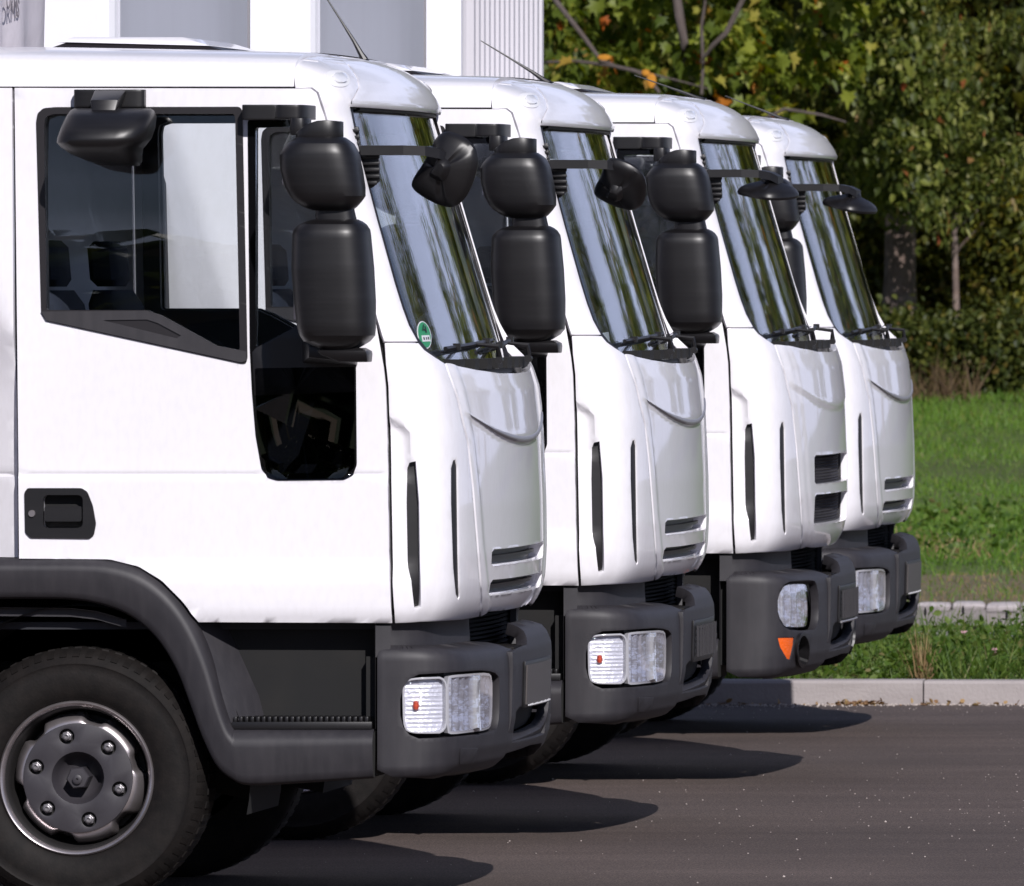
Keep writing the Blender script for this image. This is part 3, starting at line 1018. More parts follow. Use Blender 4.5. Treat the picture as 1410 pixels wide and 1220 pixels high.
# the bumper is one band from side to side; its middle sits behind the centre piece
half = []
tl = [(w, v) for w, v in wBU]
def bumper_outline():
    wL_ = inv(519.5, 960, 'bumper')[0]
    return sym([(0, 905), (w_of_t(.38), 903), (w_of_t(.47), 893), (w_of_t(.6), 889), (w_of_t(.9), 889), (wL_ - 12, 889), (wL_ - 3, 893), (wL_, 902), (wL_, 1060),
                (wL_ - 20, 1070), (w_of_t(.9), 1076), (w_of_t(.6), 1076), (w_of_t(.45), 1070), (w_of_t(.40), 1050), (0, 1046)])
BO = bumper_outline()
wLH = wv(LAMP_HOLE, 'bumper')
cut = sym([(0, 915), (w_of_t(.36), 915), (w_of_t(.36), 1036), (0, 1036)])
def rim_disp(hole, depth=0.012, width=8):
    H = np.array(hole)
    def d(w, v):
        P = np.stack([np.abs(w), v], -1)
        dist = np.min(np.linalg.norm(P[:, None] - H[None], axis=2), axis=1)
        q = np.clip(1 - dist / width, 0, 1)
        return -depth * q * q
    return d
bm_ = panel('bumper', BO, M['plastic'], holes=[wLH, [(-a, b) for a, b in wLH], cut], surf='bumper', space='wv', thick=0.03, step=(9, 4), bevel=0.003)
bumper = link('bumper', bm_, truck)
# centre piece
ce = [(w_of_t(.43), 907), (w_of_t(.36), 903), (w_of_t(.18), 900), (w_of_t(.10), 878), (w_of_t(.06), 872), (w_of_t(-.34), 872), (w_of_t(-.42), 880), (w_of_t(-.44), 905),
      (w_of_t(-.44), 1020), (w_of_t(-.38), 1045), (w_of_t(-.2), 1053), (w_of_t(.2), 1053), (w_of_t(.38), 1049), (w_of_t(.43), 1035)]
op = [(w_of_t(.37), 992), (w_of_t(.31), 986), (w_of_t(-.36), 986), (w_of_t(-.33), 1010), (w_of_t(-.24), 1026), (w_of_t(.30), 1034), (w_of_t(.37), 1030)]
link('bumper_centre', panel('bumper_centre', ce, M['plastic'], holes=[op], surf='centre', space='wv', thick=0.035, step=(9, 4), bevel=0.002), bumper)
link('opening_back', panel('opening_back', offset(op, -4), M['dark'], surf='centre', space='wv', inset=0.05, thick=0.01), bumper)
pl = [(w_of_t(.265), 928), (w_of_t(-.265), 928), (w_of_t(-.265), 983), (w_of_t(.265), 983)]
link('plate_holder', panel('plate_holder', offset(pl, -5), M['black'], surf='centre', space='wv', inset=-0.008, thick=0.008, bevel=0.001), bumper)
plate_o = link('number_plate', panel('number_plate', pl, M['plate'], surf='centre', space='wv', inset=-0.012, thick=0.006), bumper)
s = Shape()
for k in range(16):
    t0 = .245 - k * .031
    P = skin(np.array([w_of_t(t0), w_of_t(t0 - .02)]), np.array([985.5, 981.5]), 'centre', -0.013)
    h = .004 + .003 * ((k * 7) % 3) / 3
    s.loft([[(P[0][0], P[0][1], P[0][2]), (P[1][0], P[1][1], P[0][2]), (P[1][0], P[1][1], P[0][2] + h), (P[0][0], P[0][1], P[0][2] + h)],
            [(P[0][0] + .002, P[0][1], P[0][2]), (P[1][0] + .002, P[1][1], P[0][2]), (P[1][0] + .002, P[1][1], P[0][2] + h), (P[0][0] + .002, P[0][1], P[0][2] + h)]])
holder_print = link('holder_print', s.mesh('holder_print', M['white_plastic'], smooth=False), bumper)
# tread pad and shelf behind
s = Shape()
p0 = skin(np.array([w_of_t(.36)]), np.array([903.]), 'centre')[0]
s.box(p0[0] - .16, p0[0] - .01, .71, 1.0, p0[2] - .010, p0[2] + .004)
link('bumper_step', s.mesh('bumper_step', M['rubber'], bevel=0.003), bumper)
s = Shape()
s.box(X(500), X(600), .06, 2.04, Z(1050), Z(905))
link('bumper_core', s.mesh('bumper_core', M['dark'], smooth=False), bumper)
tow = smooth_poly([(633, 1030), (657, 1030), (655, 1040), (650, 1052), (632, 1052)], 0)
link('tow_cover', panel('tow_cover', wv(tow, 'bumper'), M['plastic'], surf='bumper', space='wv', inset=-0.003, thick=0.006, bevel=0.001), bumper)

# lamps
IND = smooth_poly([(555, 942), (562, 935), (590, 933.5), (616, 932.5), (616.5, 970), (616, 1009), (590, 1009.5), (565, 1009), (556, 1002), (555, 970)], 2)
HL = smooth_poly([(618.5, 934), (625, 932), (650, 930), (674, 928.5), (679, 934), (679.5, 965), (678.5, 996), (673, 1003), (650, 1006), (624, 1009), (618.5, 1007), (618.5, 970)], 1)
def lamp_parts(parent, side):
    lp = link('headlight', panel('headlight', offset(wLH, -5), M['black'], surf='bumper', space='wv', side=side, inset=0.075, thick=0.01), parent)
    # light grey tray rim round the indicator
    wI, wH = wv(IND, 'bumper'), wv(HL, 'bumper')
    q = dict(surf='bumper', space='wv', side=side)
    link('indicator_frame', panel('indicator_frame', offset(wI, -1.0), M['lens_rim'], holes=[offset(wI, 1.8)], inset=0.003, thick=0.03, bevel=0.001, **q), lp)
    far_in = 0.0 if side > 0 else 0.02
    link('indicator_reflector', panel('indicator_reflector', offset(wI, 1), M['reflex'], inset=0.022 + far_in, thick=0.004, step=(6, 1.7),
                                      disp=lambda w, v: .0013 * np.sin(v * 1.05) + .0007 * np.sin(np.abs(w) * .8), **q), lp)
    b = skin(np.array([inv(573, 969, 'bumper')[0] * side]), np.array([972.]), 'bumper', 0.018)[0]
    sb = Shape().loft([sup(b[0], b[1], .010 * f, .010 * f, b[2] + h * .75, 2, 12) for f, h in ((.3, -.02), (.8, -.015), (1, 0), (.8, .015), (.3, .02))])
    link('indicator_bulb', sb.mesh('indicator_bulb', M['orange']), lp)
    # ribbed indicator lens
    def ribs(w, v):
        return 0.0022 * np.sin(v * 1.15)
    link('indicator_lens', panel('indicator_lens', wI, M['lens'], inset=0.008, thick=0.003, step=(8, 1.8), disp=ribs, **q), lp)
    wm = 0.5 * (min(a for a, _ in wH) + max(a for a, _ in wH))
    hw = 0.5 * (max(a for a, _ in wH) - min(a for a, _ in wH))
    def bowl(w, v):
        a = (np.abs(w) - wm) / hw
        f = (np.abs(a) < .12) * .02
        facet = 0.0034 * np.sin(np.abs(w) * .34) + .0008 * np.sin(np.abs(w) * .9 + v * .12)
        return -.007 * (1 - a * a) * np.clip(1 - ((v - 970) / 46) ** 2, 0, 1) + facet + f
    link('headlight_reflector', panel('headlight_reflector', offset(wH, 0), M['chrome'], inset=0.008 + far_in, thick=0.003, step=(3, 5), disp=bowl, **q), lp)
    link('headlight_lens', panel('headlight_lens', wH, M['lens'], inset=0.003 + far_in, thick=0.003, step=(10, 10), **q), lp)
    link('headlight_frame', panel('headlight_frame', offset(wH, -2.5), M['lens_rim'], holes=[offset(wH, 1.2)], inset=0.004 + far_in, thick=0.02, **q), lp)
lamp_parts(bumper, 1)
lamp_parts(bumper, -1)

# radiator gap behind the bumper and under the cab
s = Shape()
ws = np.linspace(-w_of_t(.9), w_of_t(.9), 30)
for k in range(9):
    v = 858 + k * 6
    a = skin(ws, np.full(30, float(min(v, 856))), 'body', 0.10)
    a[:, 2] = (GV - v) / S
    b = a.copy()
    b[:, 0] += .012
    b[:, 2] -= .006
    s.loft([[tuple(p) for p in a], [tuple(p) for p in b]], closed=False, caps=False)
s.box(X(300), X(560), .12, 1.98, Z(1010), Z(850))
link('radiator_front', s.mesh('radiator_front', M['dark'], smooth=False), truck)

# ---- wheel arch, step and lower panel
outer = [(-120, 769), (-60, 768.5), (0, 768.5), (60, 768.5), (110, 768.5), (150, 770), (190, 780), (222, 799), (250, 827), (272, 861), (291, 905), (305, 955), (315, 988), (322, 1003), (330, 1004.5),
         (420, 1004.5), (515, 1004.5)]
inner = [(-120, 824), (-60, 824.5), (0, 825), (50, 825), (95, 826), (130, 831), (165, 842), (196, 861), (222, 888), (245, 928), (263, 975), (280, 1020), (298, 1055), (318, 1073), (345, 1082),
         (425, 1078), (515, 1072)]
def arch_mesh(side):
    s = Shape()
    O = np.array(dens(outer, 1e9, False))
    def resample(p, per):
        out = []
        p = np.array(p, float)
        for i in range(len(p) - 1):
            a, b, c, d = p[max(i - 1, 0)], p[i], p[i + 1], p[min(i + 2, len(p) - 1)]
            for k in range(per):
                t = k / per
                out.append(0.5 * (2 * b + (c - a) * t + (2 * a - 5 * b + 4 * c - d) * t * t + (3 * b - a - 3 * c + d) * t ** 3))
        out.append(p[-1])
        return np.array(out)
    A, B = resample(outer, 5), resample(inner, 5)
    rings = []
    for a, b in zip(A, B):
        r = []
        for f, y in ((0, .03), (0, .002), (.06, -.012), (.14, -.026), (.22, -.033), (.32, -.034), (.55, -.028), (.8, -.022), (.93, -.016), (.98, -.004), (1.0, .02), (1.0, .06)):
            q = a + (b - a) * f
            yy = y if side > 0 else 2.1 - y
            r.append((q[0] / S, yy, (GV - q[1]) / S))
        rings.append(r)
    s.loft(rings, closed=False, caps=False)
    return s.mesh('wheel_arch', M['plastic'], angle=60)
for side in (1, -1):
    arch = link('wheel_arch', arch_mesh(side), truck)
    Y = (lambda y: y) if side > 0 else (lambda y: 2.1 - y)
    s = Shape()
    # liner of the wheel house
    th = np.linspace(math.radians(-12), math.radians(192), 40)
    cx, cz = 104 / S, (GV - 1073) / S
    rings = []
    for y in (.03, .62):
        rings.append([(cx + .53 * math.cos(a), Y(y), cz + .53 * math.sin(a)) for a in th])
    s.loft(rings, closed=False, caps=False)
    rings = [[(cx + .53 * math.cos(a), Y(.62), cz + .53 * math.sin(a)) for a in th], [(cx + .001 * math.cos(a), Y(.62), cz + .001 * math.sin(a)) for a in th]]
    s.loft(rings, closed=False, caps=False)
    link('wheel_house', s.mesh('wheel_house', M['dark']), arch)
    s = Shape()
    rings = []
    for f0, yy in ((.0, .02), (.0, .05), (1, .05)):
        rings.append([((a / S), Y(yy), (GV - (b + 12 * f0)) / S) for a, b in ((-120, 836), (0, 837), (95, 838), (130, 842), (170, 853))])
    s.loft(rings, closed=False, caps=False)
    link('arch_inner_lip', s.mesh('arch_inner_lip', M['plastic']), arch)
    # step well
    s = Shape()
    zz = lambda v: (GV - v) / S
    wl2 = [[(x0 / S, Y(.13), zz(852)), (520 / S, Y(.13), zz(852))] for x0 in (268,)][0]
    rings = []
    for v, y, xl in ((852, .135, 262), (900, .135, 285), (960, .135, 312), (1004, .132, 322)):
        rings.append([(xl / S - .02, Y(.0), zz(v)), (xl / S, Y(.012), zz(v)), (xl / S + .09, Y(y), zz(v)), (514.5 / S, Y(y), zz(v)), (516.5 / S, Y(.0), zz(v))])
    s.loft(rings, closed=False, caps=False)
    st = link('step_well', s.mesh('step_well', M['plastic'], angle=50), truck)
    s = Shape()
    y0, y1 = sorted((Y(-.002), Y(.13)))
    s.box(319 / S, 512 / S, y0, y1, zz(1004), zz(994))
    for k in range(24):
        x0 = 321 / S + k * (189 / S) / 24
        s.box(x0, x0 + .010, y0 + .006, y1, zz(995), zz(987))
    link('step_tread', s.mesh('step_tread', M['black'], bevel=0.0015), st)
    s = Shape()
    s.loft([[(330 / S, Y(.02), zz(1004)), (515 / S, Y(.02), zz(1004)), (515 / S, Y(.25), zz(1004)), (330 / S, Y(.25), zz(1004))],
            [(345 / S, Y(.03), zz(1078)), (515 / S, Y(.03), zz(1070)), (515 / S, Y(.25), zz(1070)), (345 / S, Y(.25), zz(1078))]])
    link('step_core', s.mesh('step_core', M['dark'], smooth=False), st)

# ---- wheels
def make_wheel(cx, cz, side, parent, twin=False):
    def A(me):
        return me
    fl = lambda me: me if side > 0 else (me.transform(Matrix.Scale(-1, 4, (0, 1, 0))), me.flip_normals(), me)[2]
    y0 = 0.03
    s = Shape()
    s.lathe([(.232, .060), (.236, .036), (.246, .024), (.270, .014), (.300, .009), (.325, .010), (.345, .014), (.352, .0105), (.357, .015), (.375, .027), (.388, .042), (.3975, .062), (.400, .085), (.4005, .150),
             (.400, .20), (.392, .225), (.36, .245), (.30, .25), (.232, .235)], cx, cz, y0, 96, closed=True)
    # tread shoulder lugs
    for k in range(60):
        a = 2 * math.pi * k / 60
        ca, sa = math.cos(a), math.sin(a)
        def P(r, y, da):
            aa = a + da
            return (cx + r * math.cos(aa), y0 + y, cz + r * math.sin(aa))
        s.loft([[P(.374, .022, -.028), P(.374, .022, .028), P(.374, .06, .028), P(.374, .06, -.028)],
                [P(.3925, .045, -.026), P(.3925, .045, .026), P(.394, .07, .026), P(.394, .07, -.026)]])
        s.loft([[P(.395, .065, -.028), P(.395, .065, .028), P(.395, .20, .028), P(.395, .20, -.028)],
                [P(.4022, .070, -.026), P(.4022, .070, .026), P(.4022, .195, .026), P(.4022, .195, -.026)]])
    w = link('wheel', fl(s.mesh('tyre', M['rubber'], angle=45)), parent)
    s = Shape()
    s.lathe([(.222, .060), (.222, .036), (.226, .028), (.232, .025), (.237, .029), (.239, .038), (.236, .05)], cx, cz, y0, 96, closed=True)
    link('rim_flange', fl(s.mesh('rim_flange', M['steel'], angle=60)), w)
    s = Shape()
    s.lathe([(.224, .050), (.216, .058), (.211, .085), (.206, .14), (.19, .17), (.05, .17), (.001, .17)], cx, cz, y0, 64)
    link('rim_well', fl(s.mesh('rim_well', M['rim_dark'], angle=50)), w)
    # dished disc with scalloped hand holes
    s = Shape()
    seg = 144
    rings = []
    for f, y in ((1.0, .135), (1.0, .122), (.85, .098), (.6, .078), (.3, .066), (0, .0625), (-.15, .0635)):
        r_ = []
        for k in range(seg):
            a = 2 * math.pi * k / seg
            notch = 0
            for q in range(6):
                d_ = (a - math.radians(15 + 60 * q) + math.pi) % (2 * math.pi) - math.pi
                notch = max(notch, max(0, 1 - (d_ / .19) ** 4))
            ro = .2035 - .027 * notch
            rr = .166 + (ro - .166) * f
            r_.append((cx + rr * math.cos(a), y0 + y, cz + rr * math.sin(a)))
        rings.append(r_)
    s.loft(rings, caps=False)
    link('rim_disc', fl(s.mesh('rim_disc', M['steel'], angle=50)), w)
    # flat hub face with nut wells
    nuts = [math.radians(45 + 60 * q) for q in range(6)]
    circ = lambda x, z, r, n: [(x + r * math.cos(2 * math.pi * k / n), z + r * math.sin(2 * math.pi * k / n)) for k in range(n)]
    V, F = fill(circ(0, 0, .168, 72), [circ(0, 0, .080, 40)] + [circ(.132 * math.cos(a), .132 * math.sin(a), .0235, 20) for a in nuts], step=(.05, .05))
    f_ = lambda P, t: np.stack([cx + P[:, 0], np.full(len(P), y0 + .058 + t), cz + P[:, 1]], -1)
    v, fc = solid(V, F, f_, .02)
    link('hub_face', fl(to_mesh('hub_face', v, fc, M['hub'], bevel=.0015)), w)
    s = Shape()
    s.lathe([(.081, .058), (.079, .062), (.070, .090), (.055, .118), (.03, .125), (.001, .125)], cx, cz, y0, 48)
    link('hub_bowl', fl(s.mesh('hub_bowl', M['hub'], angle=50)), w)
    s = Shape()
    for a in nuts:
        s.lathe([(.0235, .060), (.022, .080), (.001, .082)], cx + .132 * math.cos(a), cz + .132 * math.sin(a), y0, 20)
    link('nut_wells', fl(s.mesh('nut_wells', M['rim_dark'], angle=50)), w, kind='stuff')
    for a in nuts:
        x, z = cx + .132 * math.cos(a), cz + .132 * math.sin(a)
        s = Shape()
        s.lathe([(.0165, .078), (.0165, .060), (.0145, .056), (.012, .055)], x, z, y0, 6, ang=.3, closed=True)
        s.lathe([(.0122, .058), (.0100, .049), (.006, .047), (.0055, .052), (.001, .052)], x, z, y0, 16)
        link('wheel_nut', fl(s.mesh('wheel_nut', M['nut'], smooth=False)), w)
    s = Shape()
    s.lathe([(.036, .125), (.036, .058), (.032, .053), (.016, .052), (.001, .052)], cx, cz, y0, 6, ang=.1)
    s.lathe([(.0145, .0525), (.0145, .044), (.010, .042), (.004, .042), (.0035, .047), (.001, .047)], cx, cz - .004, y0, 18)
    link('hub_cap', fl(s.mesh('hub_cap', M['hub'], angle=30)), w)
    return w
WX, WZ = 100 / S, 0.4
make_wheel(WX, WZ, 1, truck)
make_wheel(WX, WZ, -1, truck)
REARX = WX - 3.9
for sd in (1, -1):
    s = Shape()
    for yy in (.0, .27):
        s.lathe([(.2, .06), (.236, .036), (.30, .012), (.345, .014), (.392, .05), (.400, .085), (.400, .19), (.38, .235), (.30, .25), (.2, .235)], REARX, .4, .02 + yy, 40)
    me = s.mesh('rear_tyre', M['rubber'])
    if sd < 0:
        me.transform(Matrix.Scale(-1, 4, (0, 1, 0)))
        me.flip_normals()
    link('rear_wheel', me, truck)

# ---- chassis
s = Shape()
for y in (.62, 1.40):
    s.box(-6.2, X(560), y - .035, y + .035, .52, .74)
s.box(WX - .06, WX + .06, .25, 1.85, .33, .45)
s.box(REARX - .07, REARX + .07, .3, 1.8, .33, .47)
s.box(REARX - .16, REARX + .16, .88, 1.22, .26, .55)
for k in range(6):
    s.box(-1.4 - k * .9, -1.34 - k * .9, .62, 1.4, .55, .72)
link('chassis_frame', s.mesh('chassis_frame', M['dark'], smooth=False), truck)
s = Shape()
s.box(X(-90), X(330), .62, 1.48, .56, 1.0)
s.box(X(-60), X(300), .55, 1.55, .95, 1.05)
link('engine_block', s.mesh('engine_block', M['dark'], smooth=False), truck)
s = Shape()
s.loft([[(-1.6 + .28 * math.cos(a), y, .62 + .24 * math.sin(a)) for a in np.linspace(0, 2 * math.pi, 24, endpoint=False)] for y in (.10, .55)])
link('fuel_tank', s.mesh('fuel_tank', M['plastic'], angle=40), truck)

# ---- interior
s = Shape()
s.box(X(-104), X(540), .10, 2.0, Z(868), Z(858))
link('cab_floor', s.mesh('cab_floor', M['interior'], smooth=False), truck)
s = Shape()
s.box(X(-108), X(-102), .06, 2.04, Z(858), Z(118))
link('cab_rear_wall', s.mesh('cab_rear_wall', M['interior'], smooth=False), truck)
s = Shape()
s.box(X(-104), X(395), .09, 2.01, Z(112), Z(104))
link('headliner', s.mesh('headliner', M['interior'], smooth=False), truck)
s = Shape()
zt = lambda v: (GV - v) / S
rings = []
for y in np.linspace(.10, 2.0, 14):
    b = .04 * math.sin((y - .1) / 1.9 * math.pi)
    rings.append([(X(400), y, zt(640)), (X(425), y, zt(560)), (X(430), y, zt(520)), (X(480), y, zt(500)), (X(540) + b, y, zt(500)), (X(548) + b, y, zt(560)), (X(548) + b, y, zt(640))])
s.loft(rings)
dash = link('dashboard', s.mesh('dashboard', M['interior'], angle=30), truck)
s = Shape()
cy = 1.60
c0 = Vector((X(375), cy, zt(520)))
ax_ = Vector((-.55, 0, .83)).normalized()
u_, w_ = Vector((0, 1, 0)), ax_.cross(Vector((0, 1, 0)))
ringp = [c0 + (u_ * math.cos(a) + w_ * math.sin(a)) * .21 for a in np.linspace(0, 2 * math.pi, 33)]
s.tube(ringp, .014, 8)
for a in (0.3, 2.84, 4.71):
    s.tube([c0, c0 + (u_ * math.cos(a) + w_ * math.sin(a)) * .21], .012, 6)
s.tube([c0, c0 - ax_ * .35], .03, 8)
link('steering_wheel', s.mesh('steering_wheel', M['black']), truck)
for cy in (.55, 1.58):
    s = Shape()
    def rb(x, z, hx, hy, n=4):
        return [(x + p[0], cy + p[1], z) for p in [(q[0], q[1]) for q in sup(0, 0, hx, hy, 0, n, 20)]]
    s.loft([rb(X(150), zt(700), .22, .22), rb(X(150), zt(690), .25, .25), rb(X(150), zt(650), .26, .26), rb(X(150), zt(640), .22, .23)])
    seat = link('seat', s.mesh('seat_cushion', M['seat']), truck)
    s = Shape()
    s.loft([rb(X(70), zt(655), .06, .24), rb(X(45), zt(500), .07, .25), rb(X(32), zt(420), .06, .24), rb(X(28), zt(400), .04, .2)])
    link('backrest', s.mesh('seat_backrest', M['seat']), seat)
    s = Shape()
    s.loft([rb(X(26), zt(395), .035, .10), rb(X(24), zt(385), .05, .14), rb(X(20), zt(340), .05, .14), rb(X(19), zt(330), .03, .11)])
    link('headrest', s.mesh('seat_headrest', M['seat']), seat)
# light trim on the inside of the pillars
for side in (1, -1):
    pt = wv([(470, 160), (488, 190), (525, 330), (556, 440), (556, 468), (520, 440), (455, 175)])
    link('pillar_lining', panel('pillar_lining', pt, M['interior_light'], space='wv', side=side, inset=0.04, thick=0.015), truck)

# ---- cargo body behind the cab
BX = -166 / S
def cargo(kind):
    global BX
    y0, y1, z0, z1, x0 = -.15, 2.64, .98, 3.45, -6.2
    BX = -166 / S
    if kind == 'ribbed':
        y0, y1, BX = -.10, 2.22, -126 / S
    if kind == 'ribbed':
        s = Shape().box(x0, BX, y0, y1, z0, z1)
        b = link('cargo_body', s.mesh('cargo_body', M['box_white'], smooth=False), None)
        s = Shape()
        n = 15
        pitch = (y1 - y0 - .14) / n
        rr = [(BX + .001, y0 + .07)]
        for k in range(n):
            a = y0 + .07 + k * pitch
            rr += [(BX + .012, a + pitch * .15), (BX + .04, a + pitch * .32), (BX + .04, a + pitch * .68), (BX + .012, a + pitch * .85)]
        rr.append((BX + .001, y1 - .07))
        s.loft([[(x, y, z) for x, y in rr] for z in (z0 + .05, z1 - .05)], closed=False, caps=False)
        link('ribbed_front_wall', s.mesh('ribbed_front_wall', M['box_rib'], angle=20), b)
        s = Shape().box(BX - .25, BX + .004, y0 - .012, y0 - .002, z0, z1)
        link('corner_post', s.mesh('corner_post', M['box_white'], bevel=.003), b)
    elif kind == 'panel':
        s = Shape()
        r_ = .06
        ring = [(BX - x, y) for x, y in ((0, y0 + r_), (.015, y0 + .02), (.06, y0))]
        prof = [(BX, y0 + .10), (BX - .006, y0 + .05), (BX - .02, y0 + .02), (BX - .055, y0)]
        full = prof + [(x0, y0), (x0, y1), (BX - .055, y1), (BX - .02, y1 - .02), (BX - .006, y1 - .05), (BX, y1 - .10)]
        s.loft([[(x, y, z) for x, y in full] for z in (z0, z1)])
        b = link('cargo_body', s.mesh('cargo_body', M['box_white'], smooth=False), None)
        s = Shape().box(BX - .01, BX + .006, y0 + .09, y1 - .09, z0 + .03, z1 - .03)
        link('front_wall', s.mesh('front_wall', M['box_front'], smooth=False), b)
        s = Shape().box(BX - .52, BX - .51, y0 - .004, y0 + .002, z0, z1)
        link('side_seam', s.mesh('side_seam', M['silver_trim'], smooth=False), b)
        s = Shape().box(BX - .012, BX + .012, y1 - .085, y1 - .07, z0, z1)
        link('corner_seam', s.mesh('corner_seam', M['silver_trim'], smooth=False), b)
    else:
        s = Shape().box(x0, BX - .05, y0 + .03, y1 - .03, z0, z1 - .03)
        b = link('cargo_body', s.mesh('cargo_body', M['tarp'], smooth=False), None)
        # loose cover hanging over the front wall
        ny, nz = 70, 50
        g = []
        for j in range(nz):
            z = z0 + .3 + (z1 - z0 - .3) * j / (nz - 1)
            row = []
            for i in range(ny):
                f = i / (ny - 1)
                y = y0 + (y1 - y0) * f
                low = 1 - j / (nz - 1)
                wob = .020 * math.sin(f * 26 + 2.2 * low * 3 + 1.5 * math.sin(f * 9)) + .012 * math.sin(f * 51 + low * 9)
                x = BX - .01 + wob * (.35 + low) + .05 * low * (f > .0)
                edge = .05 * max(0, f - .9) * 10 * low
                row.append((x + edge, y + .04 * low * max(0, f - .8) * 5, z))
            g.append(row)
        s = Shape()
        s.loft(g, closed=False, caps=False)
        tp = link('tarpaulin', s.mesh('tarpaulin', M['tarp'], angle=80), b)
        cu = bpy.data.curves.new('lettering', 'FONT')
        cu.body = 'ORMS'
        cu.size = .085
        cu.extrude = .001
        to = bpy.data.objects.new('lettering', cu)
        to.rotation_euler = (math.radians(90), math.radians(8), math.radians(90))
        to.location = (BX + .018, 1.955, Z(11, 2.1))
        COL.objects.link(to)
        bpy.context.view_layer.update()
        me = bpy.data.meshes.new_from_object(to.evaluated_get(bpy.context.evaluated_depsgraph_get()))
        me.transform(Matrix.Translation(-BASE) @ to.matrix_world)
        bpy.data.objects.remove(to)
        me.materials.clear()
        me.materials.append(M['print'])
        link('lettering', me, tp)
    s = Shape().box(x0, BX + .01, y0, y1, z0 - .12, z0 - .003)
    link('body_sill', s.mesh('body_sill', M['plastic'], bevel=.004), b)
    return b

# ------------------------------------------------------------------ the row of four trucks
def copy_tree(o, parent=None):
    c = o.copy()
    COL.objects.link(c)
    c.parent = parent
    for ch in list(o.children):
        copy_tree(ch, c)
    return c
SPOT = [(0, 0, 0), (0.0, 4.15, 0), (0.018, 8.30, 0.008), (-0.175, 12.68, -0.01)]
trucks = [truck]
for k in (1, 2, 3):
    t = copy_tree(truck)
    t.location = BASE + Vector(SPOT[k])
    trucks.append(t)
def find(o, name):
    for c in o.children:
        if c.name.split('.')[0] == name:
            return c
        r = find(c, name)
        if r:
            return r
def drop(o):
    for c in list(o.children):
        drop(c)
    bpy.data.objects.remove(o)
LAB = ['nearest white truck of the row, with a green sticker on its windscreen',
       'second nearest white truck, paper notice behind its windscreen and an empty plate holder',
       'white truck with tall mesh grille openings and an orange indicator low in its bumper',
       'farthest white truck in the row, standing beside the kerb and the grass']
for t, lb, kd in zip(trucks, LAB, ('tarp', 'panel', 'panel', 'ribbed')):
    t['label'] = lb
    t['category'] = 'truck'
    t['group'] = 'white trucks parked side by side'
    b = cargo(kd)
    b.parent = t
# poses of the front mirrors
pose_head(find(trucks[1], 'front_mirror_head'), (-.28, -.62, -.62), (1, -.15, .10), ARM_END + Vector((-.02, .02, -.01)))
pose_head(find(trucks[2], 'front_mirror_head'), (.10, -.14, .95), (1, -.1, -.28), ARM_END + Vector((-.02, .02, -.02)))
pose_head(find(trucks[3], 'front_mirror_head'), (.20, -.10, .95), (1, -.1, -.34), ARM_END + Vector((-.01, .02, -.025)))

for t, ang_ in ((trucks[1], -26), (trucks[2], -38), (trucks[3], -36)):
    a = find(t, 'aerial')
    p = Vector((ax, ay, Z(84, ay))) - BASE
    a.matrix_local = Matrix.Translation(p) @ Matrix.Rotation(math.radians(ang_), 4, 'Y') @ Matrix.Translation(-p)
# sticker on the windscreen of the first truck
def glass_patch(name, outline, material, inset, parent):
    return link(name, panel(name, [inv(a, b, 'glass') for a, b in outline], material, surf='glass', space='wv', inset=inset, thick=0.0006, step=(9, 9)), parent)
ws1 = find(trucks[0], 'windscreen')
ell = lambda cx, cy, a, b, n=28: [(cx + a * math.cos(2 * math.pi * k / n) + .18 * b * math.sin(2 * math.pi * k / n) * .9, cy + b * math.sin(2 * math.pi * k / n)) for k in range(n)]
st = glass_patch('sticker', ell(588, 460, 9.4, 19), M['white_plastic'], 0.0090, ws1)
st['label'] = 'round green sticker with a white field'
glass_patch('sticker', ell(588, 460, 8.3, 17.6), M['green'], 0.0080, ws1)
glass_patch('sticker', [(583.5, 461), (594, 460.5), (596, 469), (585, 469.5)], M['white_plastic'], 0.0070, ws1)
glass_patch('sticker', [(585.5, 463.5), (587, 463.2), (588, 467), (586.5, 467.2)], M['ink'], 0.0062, ws1)
glass_patch('sticker', [(589, 463.5), (590.2, 463.2), (591, 466.8), (589.8, 467)], M['ink'], 0.0062, ws1)
glass_patch('sticker', [(591.5, 463), (593, 462.8), (594, 466.6), (592.4, 466.8)], M['ink'], 0.0062, ws1)
# digit 4
glass_patch('sticker', [(585.5, 446), (587, 445.5), (585.8, 452), (589.6, 451.8), (590, 454), (584.2, 454.2)], M['ink'], 0.0062, ws1)
glass_patch('sticker', [(587.6, 448.5), (589, 448.3), (590.6, 457), (589, 457.2)], M['ink'], 0.0062, ws1)

# the third truck has other openings in its front, no curved trim and another bumper
t3 = trucks[2]
for nm in ('front_panel', 'bumper'):
    drop(find(t3, nm))
SL3 = [(694, 744, .55), (762, 814, .55)]
fm3, h3 = front_panel('front_panel_mesh', SL3, 0.016)
fp3 = link('front_panel', fm3, t3)
slot_parts(fp3, SL3, h3, True)
for c in fp3.children:
    c.location.x = 0.014
M['b3'] = M['plastic']
LH3 = smooth_poly([(608, 908), (664, 902), (682, 905), (684, 985), (664, 990), (608, 988)], 2)
w3 = wv(LH3, 'bumper')
B3 = sym([(0, 905), (w_of_t(.38), 903), (w_of_t(.47), 893), (w_of_t(.6), 889), (w_of_t(.9), 889), (inv(519.5, 960, 'bumper')[0] - 12, 889), (inv(519.5, 960, 'bumper')[0], 902),
          (inv(519.5, 960, 'bumper')[0], 1060), (inv(519.5, 960, 'bumper')[0] - 20, 1070), (w_of_t(.9), 1076), (w_of_t(.6), 1076), (w_of_t(.45), 1070), (w_of_t(.40), 1050), (0, 1046)])
